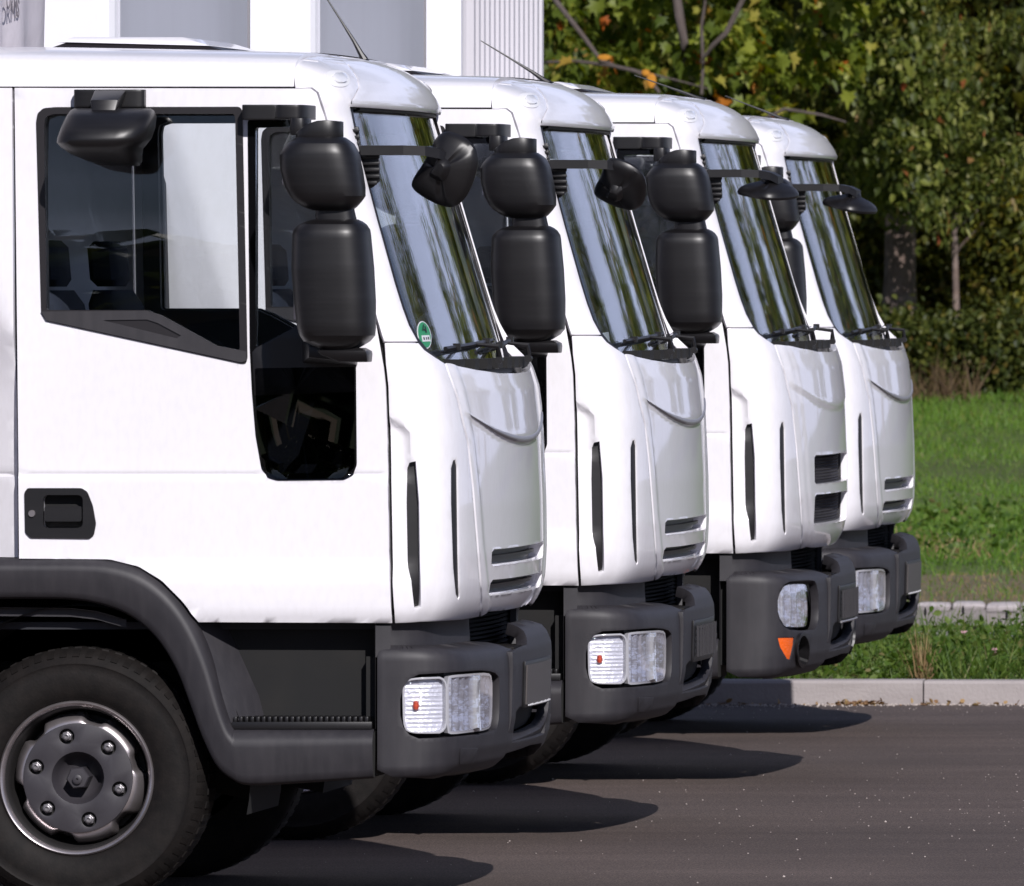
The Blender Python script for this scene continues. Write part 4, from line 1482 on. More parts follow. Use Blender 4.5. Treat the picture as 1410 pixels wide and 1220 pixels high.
am = [(608, 1002), (637, 1001), (636, 1014), (630, 1040), (624, 1038), (612, 1018)]
wam = wv(am, 'bumper')
fog = [(650 + 11 * math.cos(a), 1022 + 26 * math.sin(a)) for a in np.linspace(0, 2 * math.pi, 20, endpoint=False)]
wf = wv(fog, 'bumper')
neg = lambda p: [(-a, b) for a, b in p]
b3 = link('bumper', panel('bumper_plain', B3, M['plastic'], holes=[w3, neg(w3), wam, neg(wam), wf, neg(wf), cut], surf='bumper', space='wv', thick=0.03, step=(9, 4), bevel=0.003), t3)
link('bumper_centre', bpy.data.objects['bumper_centre'].data, b3)
link('opening_back', bpy.data.objects['opening_back'].data, b3)
link('plate_holder', bpy.data.objects['plate_holder'].data, b3)
link('bumper_core', bpy.data.objects['bumper_core'].data, b3)
link('bumper_step', bpy.data.objects['bumper_step'].data, b3)
for side in (1, -1):
    q = dict(surf='bumper', space='wv', side=side)
    hl = link('headlight', panel('headlight_shell', offset(w3, -5), M['black'], inset=0.075, thick=0.01, **q), b3)
    g = wv(smooth_poly([(611, 912), (658, 908), (663, 915), (664, 978), (656, 984), (611, 983)], 2), 'bumper')
    wm3 = 0.5 * (min(a for a, _ in g) + max(a for a, _ in g))
    def bowl3(w, v):
        a = np.abs(w) - wm3
        return .0045 * np.sin(a * .28) + .001 * np.sin(a * .75 + .1 * v)
    link('headlight_reflector', panel('round_reflector', g, M['chrome'], inset=0.009, thick=0.003, step=(3, 5), disp=bowl3, **q), hl)
    link('headlight_lens', panel('round_lens', g, M['lens'], inset=0.003, thick=0.003, **q), hl)
    link('indicator', panel('amber_indicator', offset(wam, -1), M['amber'], inset=0.004, thick=0.02, step=(5, 5), **q), b3)
    link('fog_lamp_tube', panel('fog_lamp_tube', offset(wf, -3), M['black'], holes=[offset(wf, 2.2)], inset=-0.012, thick=0.05, **q), b3)
    link('fog_lamp_back', panel('fog_lamp_back', offset(wf, -4), M['plastic'], inset=0.04, thick=0.01, **q), b3)
b3.location.x = 0.02
# empty plate holders with ribs on the second and third truck
def rib_grid():
    s = Shape()
    for k in range(9):
        t0 = .24 - k * .06
        P = skin(np.array([w_of_t(t0)]), np.array([955.]), 'centre', -0.014)[0]
        s.box(P[0] - .001, P[0] + .007, P[1] - .004, P[1] + .004, zt(980), zt(931))
    for v in (936, 946, 956, 966, 976):
        P = skin(np.array([w_of_t(t) for t in np.linspace(.24, -.24, 12)]), np.full(12, float(v)), 'centre', -0.012)
        s.tube([tuple(p) for p in P], .003, 4)
    return s.mesh('holder_ribs', M['plastic'], smooth=False)
rg = rib_grid()
t2b = find(trucks[1], 'bumper')
drop(find(t2b, 'number_plate'))
drop(find(t2b, 'holder_print'))
link('holder_ribs', rg, t2b, kind='stuff')
link('holder_ribs', rg, b3, kind='stuff')
lightbar = skin(np.array([w_of_t(t) for t in np.linspace(.26, -.26, 12)]), np.full(12, 986.), 'centre', -0.014)
link('holder_edge', Shape().tube([tuple(p) for p in lightbar], .005, 6).mesh('holder_edge', M['silver_trim']), b3)
# papers behind the windscreen of the second truck
ws2 = find(trucks[1], 'windscreen')
def paper_at(quad, nm):
    return link(nm, panel(nm, [inv(a, b, 'glass') for a, b in quad], M['white_plastic'], surf='glass', space='wv', inset=0.022, thick=0.001, step=(20, 20)), ws2)
paper_at([(574, 466), (598, 463), (600, 482), (582, 490)], 'paper_notice')

# ------------------------------------------------------------------ ground, kerbs, grass
def gz(x, y):
    y = np.asarray(y, float)
    return np.interp(y, [-400, 16.42, 16.43, 20.6, 20.9, 27.0, 27.05, 27.3, 50, 80, 400], [-.02, -.02, .09, .10, .0, .0, .12, .14, 1.05, 1.5, 3.0])

def grid_ground(name, xs, ys, material, dz=0.0):
    v = [(x, y, float(gz(x, y)) + dz) for y in ys for x in xs]
    n = len(xs)
    f = [(j * n + i, j * n + i + 1, (j + 1) * n + i + 1, (j + 1) * n + i) for j in range(len(ys) - 1) for i in range(n - 1)]
    me = bpy.data.meshes.new(name)
    me.from_pydata(v, [], f)
    me.polygons.foreach_set('use_smooth', [True] * len(me.polygons))
    me.materials.append(material)
    return link(name, me, None, kind='structure')

M['soil'] = mat('lawn_soil', (0.09, 0.135, 0.025), 0.9, noise=[((.5, .25, 1), 0.8, (0.07, 0.085, 0.022)), (3, 0.6, (0.035, 0.06, 0.014))], bump=(8, 0.6, 0.08))
M['dry_soil'] = mat('dry_verge_soil', (0.13, 0.105, 0.055), 0.95, noise=[(3, 0.7, (0.07, 0.08, 0.03)), (20, 0.6, (0.19, 0.15, 0.09))], bump=(20, 0.6, 0.05))
M['concrete'] = mat('kerb_concrete', (0.36, 0.325, 0.32), 0.85, noise=[((3, 3, 8), 0.7, (0.27, 0.24, 0.235)), (40, 0.5, (0.34, 0.31, 0.30))], bump=(60, 0.5, 0.006))
M['granite'] = mat('granite_sett', (0.42, 0.38, 0.38), 0.8, noise=[(30, 0.8, (0.27, 0.24, 0.24))], bump=(40, 0.6, 0.01))
M['lane'] = mat('lane_concrete', (0.26, 0.235, 0.23), 0.9, noise=[(1.5, 0.6, (0.12, 0.11, 0.105))], bump=(30, 0.4, 0.01))

# asphalt with long tonal streaks
am_ = bpy.data.materials.new('asphalt')
am_.use_nodes = True
n, l = am_.node_tree.nodes, am_.node_tree.links
b = n['Principled BSDF']
tc = n.new('ShaderNodeTexCoord')
def nz(scale, detail=5, rough=0.6):
    mp = n.new('ShaderNodeMapping')
    mp.inputs['Scale'].default_value = scale
    t = n.new('ShaderNodeTexNoise')
    t.inputs['Scale'].default_value = 1
    t.inputs['Detail'].default_value = detail
    t.inputs['Roughness'].default_value = rough
    l.new(tc.outputs['Object'], mp.inputs[0])
    l.new(mp.outputs[0], t.inputs['Vector'])
    return t
def ramp(src, p0, c0, p1, c1):
    r = n.new('ShaderNodeValToRGB')
    r.color_ramp.elements[0].position, r.color_ramp.elements[1].position = p0, p1
    r.color_ramp.elements[0].color, r.color_ramp.elements[1].color = (*c0, 1), (*c1, 1)
    l.new(src, r.inputs[0])
    return r
def mixc(mode, fac, a, b_):
    m = n.new('ShaderNodeMix')
    m.data_type = 'RGBA'
    m.blend_type = mode
    m.inputs['Factor'].default_value = fac
    l.new(a, m.inputs['A'])
    l.new(b_, m.inputs['B'])
    return m.outputs['Result']
streak = ramp(nz((.35, 2.6, 1)).outputs['Fac'], .35, (0.086, 0.069, 0.062), .70, (0.116, 0.094, 0.085))
patch = ramp(nz((.5, .35, 1)).outputs['Fac'], .3, (.74, .74, .75), .7, (1.12, 1.1, 1.1))
fine = ramp(nz((130, 130, 130), 3).outputs['Fac'], .36, (.35, .35, .36), .66, (1.75, 1.68, 1.62))
spk = ramp(nz((95, 95, 95), 1).outputs['Fac'], .74, (0, 0, 0), .80, (.16, .14, .13))
c1 = mixc('MULTIPLY', 1, streak.outputs[0], patch.outputs[0])
c2 = mixc('MULTIPLY', 1, c1, fine.outputs[0])
mid = ramp(nz((38, 38, 38), 4).outputs['Fac'], .35, (.78, .78, .79), .65, (1.2, 1.19, 1.18))
c2 = mixc('MULTIPLY', 1, c2, mid.outputs[0])
c3 = mixc('ADD', 1, c2, spk.outputs[0])
l.new(c3, b.inputs['Base Color'])
b.inputs['Roughness'].default_value = .85
b.inputs['Specular IOR Level'].default_value = .3
bp = n.new('ShaderNodeBump')
bp.inputs['Strength'].default_value = .5
bp.inputs['Distance'].default_value = .004
l.new(nz((170, 170, 170), 3).outputs['Fac'], bp.inputs['Height'])
l.new(bp.outputs[0], b.inputs['Normal'])

grid_ground('ground', [-900, -60, -20, -8, 0, 8, 20, 60, 900], [-900, -100, -20, 10, 16.41, 16.6, 16.7, 18, 20.5, 20.95, 24, 26.98, 27.04, 27.3, 29, 32, 36, 40, 45, 50, 60, 80, 200, 900], M['soil'], -.05)
s = Shape()
s.add([(-70, -90, 0), (60, -90, 0), (60, 16.425, 0), (-70, 16.425, 0)], [(0, 1, 2, 3)])
link('parking_lot', s.mesh('parking_lot', am_, base=Vector((0, 0, 0))), None, kind='structure')
grid_ground('grass_verge', [-30, -4, 0, 4, 30], [16.56, 17.5, 19, 20.6, 20.9], M['dry_soil'], 0.002)
s = Shape().add([(-70, 20.8, .004), (60, 20.8, .004), (60, 27.02, .004), (-70, 27.02, .004)], [(0, 1, 2, 3)])
link('service_lane', s.mesh('service_lane', M['lane'], base=Vector((0, 0, 0))), None, kind='structure')
grid_ground('dry_margin', [-30, -4, 0, 4, 30], [27.25, 28.2, 29.6], M['dry_soil'], 0.004)
O0 = Vector((0, 0, 0))

# concrete kerb in one metre sections
kerb = link('kerb', Shape().box(-30, 30, 16.44, 16.56, -.04, .04).mesh('kerb_bed', M['concrete'], base=O0), None, kind='structure')
sec = Shape()
sec.loft([[(-.497, 0, -.03), (.497, 0, -.03), (.497, .15, -.03), (-.497, .15, -.03)], [(-.497, 0, .095), (.497, 0, .095), (.497, .15, .095), (-.497, .15, .095)],
          [(-.497, .012, .108), (.497, .012, .108), (.497, .145, .110), (-.497, .145, .110)]])
secm = sec.mesh('kerb_section', M['concrete'], base=O0, bevel=.003, smooth=False)
for k in range(-18, 20):
    o = link('kerb_section', secm, kerb)
    o.location = (.577 + k, 16.42 + .002 * math.sin(k * 2.1), .001 * math.cos(k * 3.3))
    o.rotation_euler = (0, 0, .002 * math.sin(k * 1.7))
# granite setts along the lawn
sk = link('stone_kerb', Shape().box(-20, 20, 27.03, 27.2, -.04, .112).mesh('kerb_bed', M['lane'], base=O0), None, kind='structure')
setts = []
for q in range(6):
    r = random.Random(q)
    s = Shape()
    j = lambda a: a + r.uniform(-.008, .008)
    s.loft([[(j(-.088), j(0), 0), (j(.088), j(0), 0), (j(.088), j(.17), 0), (j(-.088), j(.17), 0)],
            [(j(-.090), j(-.008), .05), (j(.090), j(-.008), .05), (j(.09), .18, .05), (j(-.09), .18, .05)],
            [(j(-.078), j(.015), .078), (j(.078), j(.015), .078), (j(.075), .16, .080), (j(-.075), .16, .080)]])
    setts.append(s.mesh('kerb_stone', M['granite'], base=O0, bevel=.010))
for k in range(-40, 42):
    o = link('kerb_stone', setts[(k * 5 + k // 3) % 6], sk)
    o.location = (k * .19, 27.03 + .006 * math.sin(k * 1.9), .103 + .004 * math.sin(k * 2.7))
    o.scale = (1, 1, .62)
    o.rotation_euler = (.03 * math.sin(k), .02 * math.cos(k * 1.3), .04 * math.sin(k * 2.2))

# ------------------------------------------------------------------ leaves and blades
def leafmat(name, cols, trans=0.35, rough=0.5, noise_dark=True):
    m = bpy.data.materials.new(name)
    m.use_nodes = True
    n, l = m.node_tree.nodes, m.node_tree.links
    n.clear()
    g = n.new('ShaderNodeNewGeometry')
    r = n.new('ShaderNodeValToRGB')
    r.color_ramp.interpolation = 'LINEAR'
    el = r.color_ramp.elements
    while len(el) < len(cols):
        el.new(0.5)
    for e, (p, c) in zip(el, cols):
        e.position = p
        e.color = (*c, 1)
    l.new(g.outputs['Random Per Island'], r.inputs[0])
    d = n.new('ShaderNodeBsdfPrincipled')
    d.inputs['Roughness'].default_value = rough
    d.inputs['Specular IOR Level'].default_value = 0.35
    l.new(r.outputs[0], d.inputs['Base Color'])
    t = n.new('ShaderNodeBsdfTranslucent')
    hs = n.new('ShaderNodeHueSaturation')
    hs.inputs['Saturation'].default_value = 1.15
    hs.inputs['Value'].default_value = 1.5
    hs.inputs['Hue'].default_value = 0.49
    l.new(r.outputs[0], hs.inputs['Color'])
    l.new(hs.outputs[0], t.inputs[0])
    mx = n.new('ShaderNodeMixShader')
    mx.inputs[0].default_value = trans
    l.new(d.outputs[0], mx.inputs[1])
    l.new(t.outputs[0], mx.inputs[2])
    o = n.new('ShaderNodeOutputMaterial')
    l.new(mx.outputs[0], o.inputs[0])
    return m
M['maple'] = leafmat('maple_leaf', [(0, (.055, .085, .012)), (.45, (.13, .17, .022)), (.8, (.26, .29, .04)), (.95, (.32, .27, .05)), (.985, (.42, .13, .015)), (1, (.35, .07, .012))])
M['fine'] = leafmat('narrow_leaf', [(0, (.034, .050, .011)), (.5, (.095, .122, .022)), (.85, (.22, .24, .05)), (.985, (.30, .30, .11)), (1, (.30, .06, .02))])
M['bush'] = leafmat('bush_leaf', [(0, (.035, .045, .010)), (.5, (.085, .098, .016)), (.85, (.19, .18, .022)), (1, (.18, .12, .03))])
M['hedge'] = leafmat('shrub_leaf', [(0, (.03, .044, .010)), (.6, (.070, .088, .018)), (.9, (.12, .13, .025)), (1, (.17, .10, .03))])
M['blade'] = leafmat('grass_blade', [(0, (.05, .10, .016)), (.5, (.085, .155, .022)), (.9, (.15, .21, .045)), (1, (.20, .17, .07))], .4)
M['lawn'] = leafmat('lawn_blade', [(0, (.070, .15, .018)), (.5, (.115, .22, .026)), (.9, (.18, .28, .045)), (1, (.22, .20, .07))], .4)
M['dry'] = leafmat('dry_stalk', [(0, (.16, .10, .05)), (.5, (.28, .19, .09)), (1, (.38, .28, .15))], .2, .7)
M['stalk'] = leafmat('brown_stalk', [(0, (.05, .03, .016)), (.5, (.11, .07, .035)), (1, (.17, .12, .06))], .2, .7)
M['bark'] = mat('bark', (0.19, 0.135, 0.11), 0.9, noise=[((20, 20, 4), 0.8, (0.07, 0.055, 0.05)), (8, 0.5, (0.26, 0.22, 0.20))], bump=(30, 0.8, 0.02))
M['limb'] = mat('pale_branch_bark', (0.085, 0.065, 0.058), 0.9, noise=[((20, 20, 20), 0.7, (0.11, 0.09, 0.085))], bump=(40, 0.6, 0.01))
M['lichen'] = mat('orange_lichen', (0.50, 0.21, 0.02), 0.9, bump=(80, 0.8, 0.01))

def rot_mats(yaw, pitch, roll):
    cy, sy, cp, sp, cr, sr = np.cos(yaw), np.sin(yaw), np.cos(pitch), np.sin(pitch), np.cos(roll), np.sin(roll)
    z = np.zeros_like(yaw)
    o = np.ones_like(yaw)
    Rz = np.stack([cy, -sy, z, sy, cy, z, z, z, o], -1).reshape(-1, 3, 3)
    Rx = np.stack([o, z, z, z, cp, -sp, z, sp, cp], -1).reshape(-1, 3, 3)
    Ry = np.stack([cr, z, sr, z, o, z, -sr, z, cr], -1).reshape(-1, 3, 3)
    return Rz @ Rx @ Ry
def scatter(name, tv, tf, P, R, sc_, material, parent=None, **kw):
    """many copies of a small template joined in one mesh"""
    tv = np.array(tv, float)
    N, k = len(P), len(tv)
    V = (np.einsum('nij,kj->nki', R, tv) * np.asarray(sc_).reshape(-1, 1, 1) + P[:, None, :]).reshape(-1, 3)
    loops = np.concatenate([np.array(f) for f in tf])
    lens = np.array([len(f) for f in tf])
    L = (loops[None] + (np.arange(N) * k)[:, None]).reshape(-1)
    T = np.tile(lens, N)
    st = np.concatenate([[0], np.cumsum(T)[:-1]])
    me = bpy.data.meshes.new(name)
    me.vertices.add(len(V))
    me.vertices.foreach_set('co', V.astype(np.float32).ravel())
    me.loops.add(len(L))
    me.loops.foreach_set('vertex_index', L.astype(np.int32))
    me.polygons.add(len(T))
    me.polygons.foreach_set('loop_start', st.astype(np.int32))
    me.polygons.foreach_set('loop_total', T.astype(np.int32))
    me.update(calc_edges=True)
    me.materials.append(material)
    return link(name, me, parent, **kw)
# leaf templates: x across, y along, z up
_h = [(0.0, 0.0), (.20, -.06), (.46, -.10), (.32, .14), (.60, .34), (.36, .36), (.34, .58), (.16, .52), (.10, .72), (0, 1.0)]
ml = [(x, y, abs(x) * .35 - y * y * .25) for x, y in _h] + [(-x, y, abs(x) * .35 - y * y * .25) for x, y in reversed(_h[1:-1])]
ML = (ml + [(0, .3, -.02)], [(len(ml), i, (i + 1) % len(ml)) for i in range(len(ml))])
NL = ([(0, 0, 0), (.16, .35, .05), (.10, .75, .0), (0, 1, -.12), (-.10, .75, 0), (-.16, .35, .05)], [(0, 1, 2, 3), (0, 3, 4, 5)])
BL = ([(0, 0, 0), (.32, .3, .08), (.26, .7, .04), (0, 1, -.1), (-.26, .7, .04), (-.32, .3, .08)], [(0, 1, 2, 3), (0, 3, 4, 5)])
GB = ([(-.5, 0, 0), (.5, 0, 0), (.35, 0, .55), (-.25, 0, .55), (0, 0, 1)], [(0, 1, 2, 3), (3, 2, 4)])

def crown_points(N, cl, sig, seed):
    r = np.random.default_rng(seed)
    c = cl[r.integers(0, len(cl), N)]
    return c + r.normal(0, 1, (N, 3)) * np.array(sig), r
def leaf_rot(r, N, droop=0.6):
    return rot_mats(r.uniform(0, 2 * np.pi, N), r.normal(-droop, .6, N), r.normal(0, .6, N))
def trunk_mesh(x, y, z0, z1, r0, r1, seed, limbs=6, lean=(0, 0), material=None, limb_from=.35):
    r = random.Random(seed)
    s = Shape()
    pts, rad = [], []
    for k in range(9):
        f = k / 8
        pts.append((x + lean[0] * f + r.uniform(-.3, .3) * r0, y + lean[1] * f + r.uniform(-.3, .3) * r0, z0 + (z1 - z0) * f))
        rad.append((r0 + (r1 - r0) * f) * (1.35 if k == 0 else 1))
    s.tube(pts, rad, 10)
    for k in range(limbs):
        f = r.uniform(limb_from, .95)
        i = int(f * 8)
        a = r.uniform(0, 6.28)
        L = (z1 - z0) * r.uniform(.18, .4)
        p = Vector(pts[i])
        q = [p]
        d = Vector((math.cos(a), math.sin(a), .7)).normalized()
        for m in range(4):
            p = p + d * L / 4 + Vector((r.uniform(-.1, .1), r.uniform(-.1, .1), r.uniform(-.05, .1))) * L * .3
            q.append(p)
        rr = (r0 + (r1 - r0) * f) * .55
        s.tube(q, [rr, rr * .8, rr * .6, rr * .4, rr * .2], 6)
    return s.mesh('trunk', material or M['bark'], base=Vector((x, y, z0)))
def plant(kind, label, cat, x, y, group=None):
    o = bpy.data.objects.new(kind, None)
    o.location = (x, y, float(gz(x, y)) - .05)
    COL.objects.link(o)
    o['label'] = label
    o['category'] = cat
    if group:
        o['group'] = group
    return o
def crown(parent, tmpl, material, boxes, n_cl, N, sig, size, seed, droop=.6, name='crown'):
    """boxes: list of (x0, x1, y0, y1, z0, z1) that the clumps fill"""
    r = np.random.default_rng(seed)
    cl = []
    vol = np.array([(b[1] - b[0]) * (b[3] - b[2]) * (b[5] - b[4]) for b in boxes])
    for b, k in zip(boxes, np.maximum(1, (n_cl * vol / vol.sum()).astype(int))):
        cl.append(np.stack([r.uniform(b[0], b[1], k), r.uniform(b[2], b[3], k), r.uniform(b[4], b[5], k)], -1))
    cl = np.concatenate(cl)
    P, r = crown_points(N, cl, sig, seed + 1)
    P -= np.array(parent.location)
    return scatter(name, tmpl[0], tmpl[1], P, leaf_rot(r, N, droop), size * r.uniform(.6, 1.25, N), material, parent)
def px2(px, py, y):
    """point at depth y seen at a pixel of the photograph"""
    k = (D + y) / D / S
    return Vector((CAMX + (px - VPX) * k, y, CAMZ - (py - VPY) * k))
def px_box(p0, p1, v0, v1, y0, y1):
    a, b = px2(p0, v1, (y0 + y1) / 2), px2(p1, v0, (y0 + y1) / 2)
    return (a.x, b.x, y0, y1, a.z, b.z)

# the maple whose lowest boughs hang behind the trucks
q = px2(938, 100, 50.5)
t = plant('maple_tree', 'maple with yellowing and orange leaves whose boughs hang low behind the truck roofs', 'tree', q.x, 50.5)
link('trunk', trunk_mesh(q.x, 50.5, t.location.z, 7.5, .055, .03, 3, 9, material=M['limb']), t)
crown(t, ML, M['maple'], [px_box(640, 1000, -260, 150, 45.0, 48.8), px_box(960, 1250, -260, 105, 45.0, 48.6), px_box(1060, 1140, 90, 190, 45.2, 47.5),
                          px_box(600, 900, -60, 150, 47, 51), px_box(560, 1300, -700, -200, 46, 54)], 380, 26000, (.11, .16, .075), .12, 11)
def bough(pts, rad, parent, material=None, name='bough', seed=0):
    s = Shape()
    r = random.Random(seed)
    P = [px2(a, b, y) for a, b, y in pts]
    s.tube([p for p in P], rad, 8)
    return link(name, s.mesh(name, material or M['limb'], base=Vector(parent.location)), parent)
bough([(745, -30, 45), (768, 5, 44.9), (800, 46, 44.8), (812, 62, 44.8), (828, 84, 44.7), (845, 88, 44.7)], [.022, .020, .018, .016, .013, .006], t)
bough([(744, 86, 44.9), (790, 84, 44.8), (840, 90, 44.7), (875, 98, 44.6), (893, 107, 44.6), (908, 128, 44.6)], [.010, .012, .014, .015, .017, .012], t)
bough([(880, 98, 44.6), (930, 110, 44.6), (975, 122, 44.6)], [.008, .006, .004], t)
bough([(1040, 170, 45), (1080, 150, 45), (1130, 158, 45), (1165, 168, 45)], [.010, .012, .010, .005], t)
bough([(930, -20, 45), (936, 25, 44.9), (942, 60, 44.9), (939, 78, 44.9)], [.030, .034, .030, .014], t)
bough([(972, -10, 45.2), (966, 40, 45.2), (968, 90, 45.2), (966, 130, 45.2)], [.013, .013, .012, .012], t)
bough([(1030, -15, 45), (1000, 45, 45), (982, 62, 45), (965, 85, 45.1)], [.018, .02, .018, .01], t)
for a, b, w_, h_ in ((832, 76, .05, .02), (889, 97, .03, .022), (897, 108, .035, .05)):
    c = px2(a, b + 3, 44.58)
    s = Shape().loft([sup(c.x, c.y, w_ * f, .012, c.z + h_ * g, 2.4, 12) for f, g in ((.4, -1), (.9, -.5), (1, .1), (.8, .7), (.3, 1))])
    link('lichen_patch', s.mesh('lichen_patch', M['lichen'], base=Vector(t.location)), t)

# fine leaved tree at the right with the stout trunk
q = px2(1232, 400, 53)
t = plant('willow_tree', 'tree with a stout sunlit trunk and small olive leaves at the right', 'tree', q.x, 53)
link('trunk', trunk_mesh(q.x, 53, t.location.z, 8, .135, .06, 5, 3, lean=(.1, 0)), t)
crown(t, NL, M['fine'], [px_box(1080, 1500, -300, 235, 50.5, 53.5), px_box(1250, 1500, 150, 300, 50.5, 52.5), px_box(1150, 1300, 60, 275, 50.5, 52.2), px_box(1000, 1700, -900, -250, 50, 55)],
      240, 30000, (.13, .18, .085), .09, 21, droop=.9)
crown(t, BL, M['fine'], [px_box(1185, 1282, -40, 275, 49.9, 51.4)], 75, 6500, (.10, .14, .09), .08, 23, droop=.8)
q = px2(1316, 430, 52)
t = plant('young_tree', 'slim young tree with a thin straight brown trunk in front of the bushes', 'tree', q.x, 52)
link('trunk', trunk_mesh(q.x, 52, t.location.z, px2(0, 285, 52).z, .032, .02, 8, 2, material=M['bark'], limb_from=.8), t)
crown(t, BL, M['fine'], [px_box(1270, 1380, 90, 290, 51.6, 52.4)], 40, 1500, (.12, .12, .10), .07, 25)

# bushes under the trees, then a low hedge row at the end of the lawn
labs = ['olive green bush behind the windscreen of the farthest truck', 'yellow green sunlit bush between the two trunks', 'dark olive bush right of the slim young tree']
for k, (a, b_, lb) in enumerate(((1120, 1235, labs[0]), (1225, 1330, labs[1]), (1320, 1440, labs[2]))):
    q = px2((a + b_) / 2, 450, 54.5)
    t = plant('bush', lb, 'bush', q.x, 54.5)
    bx = [px_box(a, b_, 240 + 30 * (k == 1), 470, 53.6, 55.4)]
    crown(t, BL, M['bush'], bx, 90, 6500, (.13, .15, .12), .075, 40 + k, name='foliage')
labs = ['low green shrub behind the cowl of the farthest truck', 'low shrub with dry brown stalks at the end of the lawn', 'dark low shrub at the right end of the lawn']
for k, (a, b_, lb) in enumerate(((1150, 1265, labs[0]), (1262, 1345, labs[1]), (1340, 1440, labs[2]))):
    q = px2((a + b_) / 2, 520, 50.6)
    t = plant('low_shrub', lb, 'shrub', q.x, 50.6)
    crown(t, BL, M['hedge'], [px_box(a, b_, 435 + 12 * (k % 2), 525, 50.0, 51.2)], 70, 5200, (.10, .14, .07), .06, 50 + k, name='foliage')
    if k < 2:
        r = np.random.default_rng(60 + k)
        N = 90
        bx = px_box(1255, 1345, 470, 535, 49.4, 50.0)
        P = np.stack([r.uniform(bx[0], bx[1], N), r.uniform(49.4, 50.2, N), np.zeros(N)], -1)
        P[:, 2] = gz(0, P[:, 1]) - .02
        P -= np.array(t.location)
        scatter('dry_stalks', [(-.02, 0, 0), (.02, 0, 0), (.0, 0, 1)], [(0, 1, 2)], P, rot_mats(r.uniform(-1, 1, N), r.normal(0, .35, N), r.normal(0, .4, N)),
                r.uniform(.15, .42, N), M['stalk'], t, kind='stuff')
for k in range(18):
    x = -11.5 + k * .95 if k < 8 else -1.15 + (k - 8) * 1.0
    t = plant('low_shrub', 'low shrub of the hedge row that runs on outside the picture', 'shrub', x, 50.7, 'shrubs of the hedge row')
    crown(t, BL, M['hedge'], [(x - .5, x + .5, 50.1, 51.3, 1.0, 1.7)], 24, 1300, (.14, .16, .10), .09, 80 + k, name='foliage')

# the wood that closes the view
r = np.random.default_rng(99)
def wood(name, x0, x1, y0, y1, z0, z1, N, size, seed, ncl, material):
    r = np.random.default_rng(seed)
    cl = np.stack([r.uniform(x0, x1, ncl), r.uniform(y0, y1, ncl), r.uniform(z0, z1, ncl)], -1)
    P, r = crown_points(N, cl, (.5, .4, .4), seed + 1)
    return scatter(name, BL[0], BL[1], P, leaf_rot(r, N), size * r.uniform(.6, 1.3, N), material, None, kind='stuff')
wood('dense_wood', -16, 6, 57, 61, .9, 7.5, 42000, .17, 70, 900, M['bush'])
wood('dense_wood_behind', -24, 10, 62, 66, 1.0, 10, 44000, .46, 72, 900, M['hedge'])

# trees of the wood edge beyond the frame, seen in the windscreens
spots = [(-8.5, 53, 9), (-12, 54, 10), (-17, 55, 11), (3.2, 53.5, 10), (5.4, 54.5, 11.5), (8.0, 53.5, 11), (13.2, 57, 8), (16.4, 60, 9), (21.5, 54, 11), (23.5, 53, 13), (26, 54, 12), (29, 52, 13),
         (45, 38, 15), (47, 33, 16), (58, 16, 15)]
for k, (x, y, h) in enumerate(spots):
    t = plant('broadleaf_tree', 'broadleaf tree at the wood edge outside the picture, seen only mirrored in the windscreens', 'tree', x, y, 'trees of the wood edge')
    z0 = t.location.z
    link('trunk', trunk_mesh(x, y, z0, z0 + h * .8, .17, .05, 200 + k, 7), t)
    r = np.random.default_rng(300 + k)
    ncl = 90
    a = r.normal(0, 1, (ncl, 3))
    a /= np.linalg.norm(a, axis=1, keepdims=True)
    a *= r.uniform(.55, 1, (ncl, 1))
    cl = a * np.array((1.9, 1.9, h * .40)) + np.array((x, y, z0 + h * .58))
    P, r = crown_points(4200, cl, (.28, .28, .28), 400 + k)
    P -= np.array(t.location)
    scatter('crown', BL[0], BL[1], P, leaf_rot(r, 4200), .24 * r.uniform(.6, 1.3, 4200), M['maple'], t)

# ------------------------------------------------------------------ grass
def blades(name, N, xr, yr, h, w, material, seed, lean=.35, dens_fn=None, tmpl=GB, hz=None):
    r = np.random.default_rng(seed)
    x = r.uniform(xr[0], xr[1], N)
    y = r.uniform(yr[0], yr[1], N)
    if dens_fn is not None:
        k = r.uniform(0, 1, N) < dens_fn(x, y)
        x, y = x[k], y[k]
    n_ = len(x)
    P = np.stack([x, y, gz(x, y) - .01], -1)
    tv = np.array(tmpl[0], float)
    R = rot_mats(r.uniform(-.9, .9, n_), r.normal(0, lean, n_), r.normal(0, lean, n_))
    hh = r.uniform(.45, 1.15, n_) * h
    if hz is not None:
        hh *= hz(x, y)
    # width is folded in the template: w relative to height
    t2 = tv * np.array((w / h, 1, 1))
    return scatter(name, t2, tmpl[1], P, R, hh, material, None, kind='stuff')
clump = lambda x, y: .35 + .65 * (np.sin(x * 9 + np.sin(y * 7) * 2) * np.sin(y * 8 + x * 3) > -.2)
hv = lambda x, y: .7 + .5 * np.sin(x * 5.1 + 1) * np.sin(y * 3 + x * 2.3) + .25 * np.clip((x - .9) / .6, 0, 1)
blades('verge_grass', 38000, (-3.5, 5.5), (16.58, 20.4), .27, .0085, M['blade'], 501, .5, clump, hz=hv)
r = np.random.default_rng(502)
N = 22000
x, y = r.uniform(-3.5, 4.5, N), r.uniform(16.60, 20.0, N)
P = np.stack([x, y, gz(x, y) + r.uniform(.0, .22, N) * hv(x, y)], -1)
scatter('verge_weeds', BL[0], BL[1], P, leaf_rot(r, N, .1), r.uniform(.018, .05, N), M['blade'], None, kind='stuff')
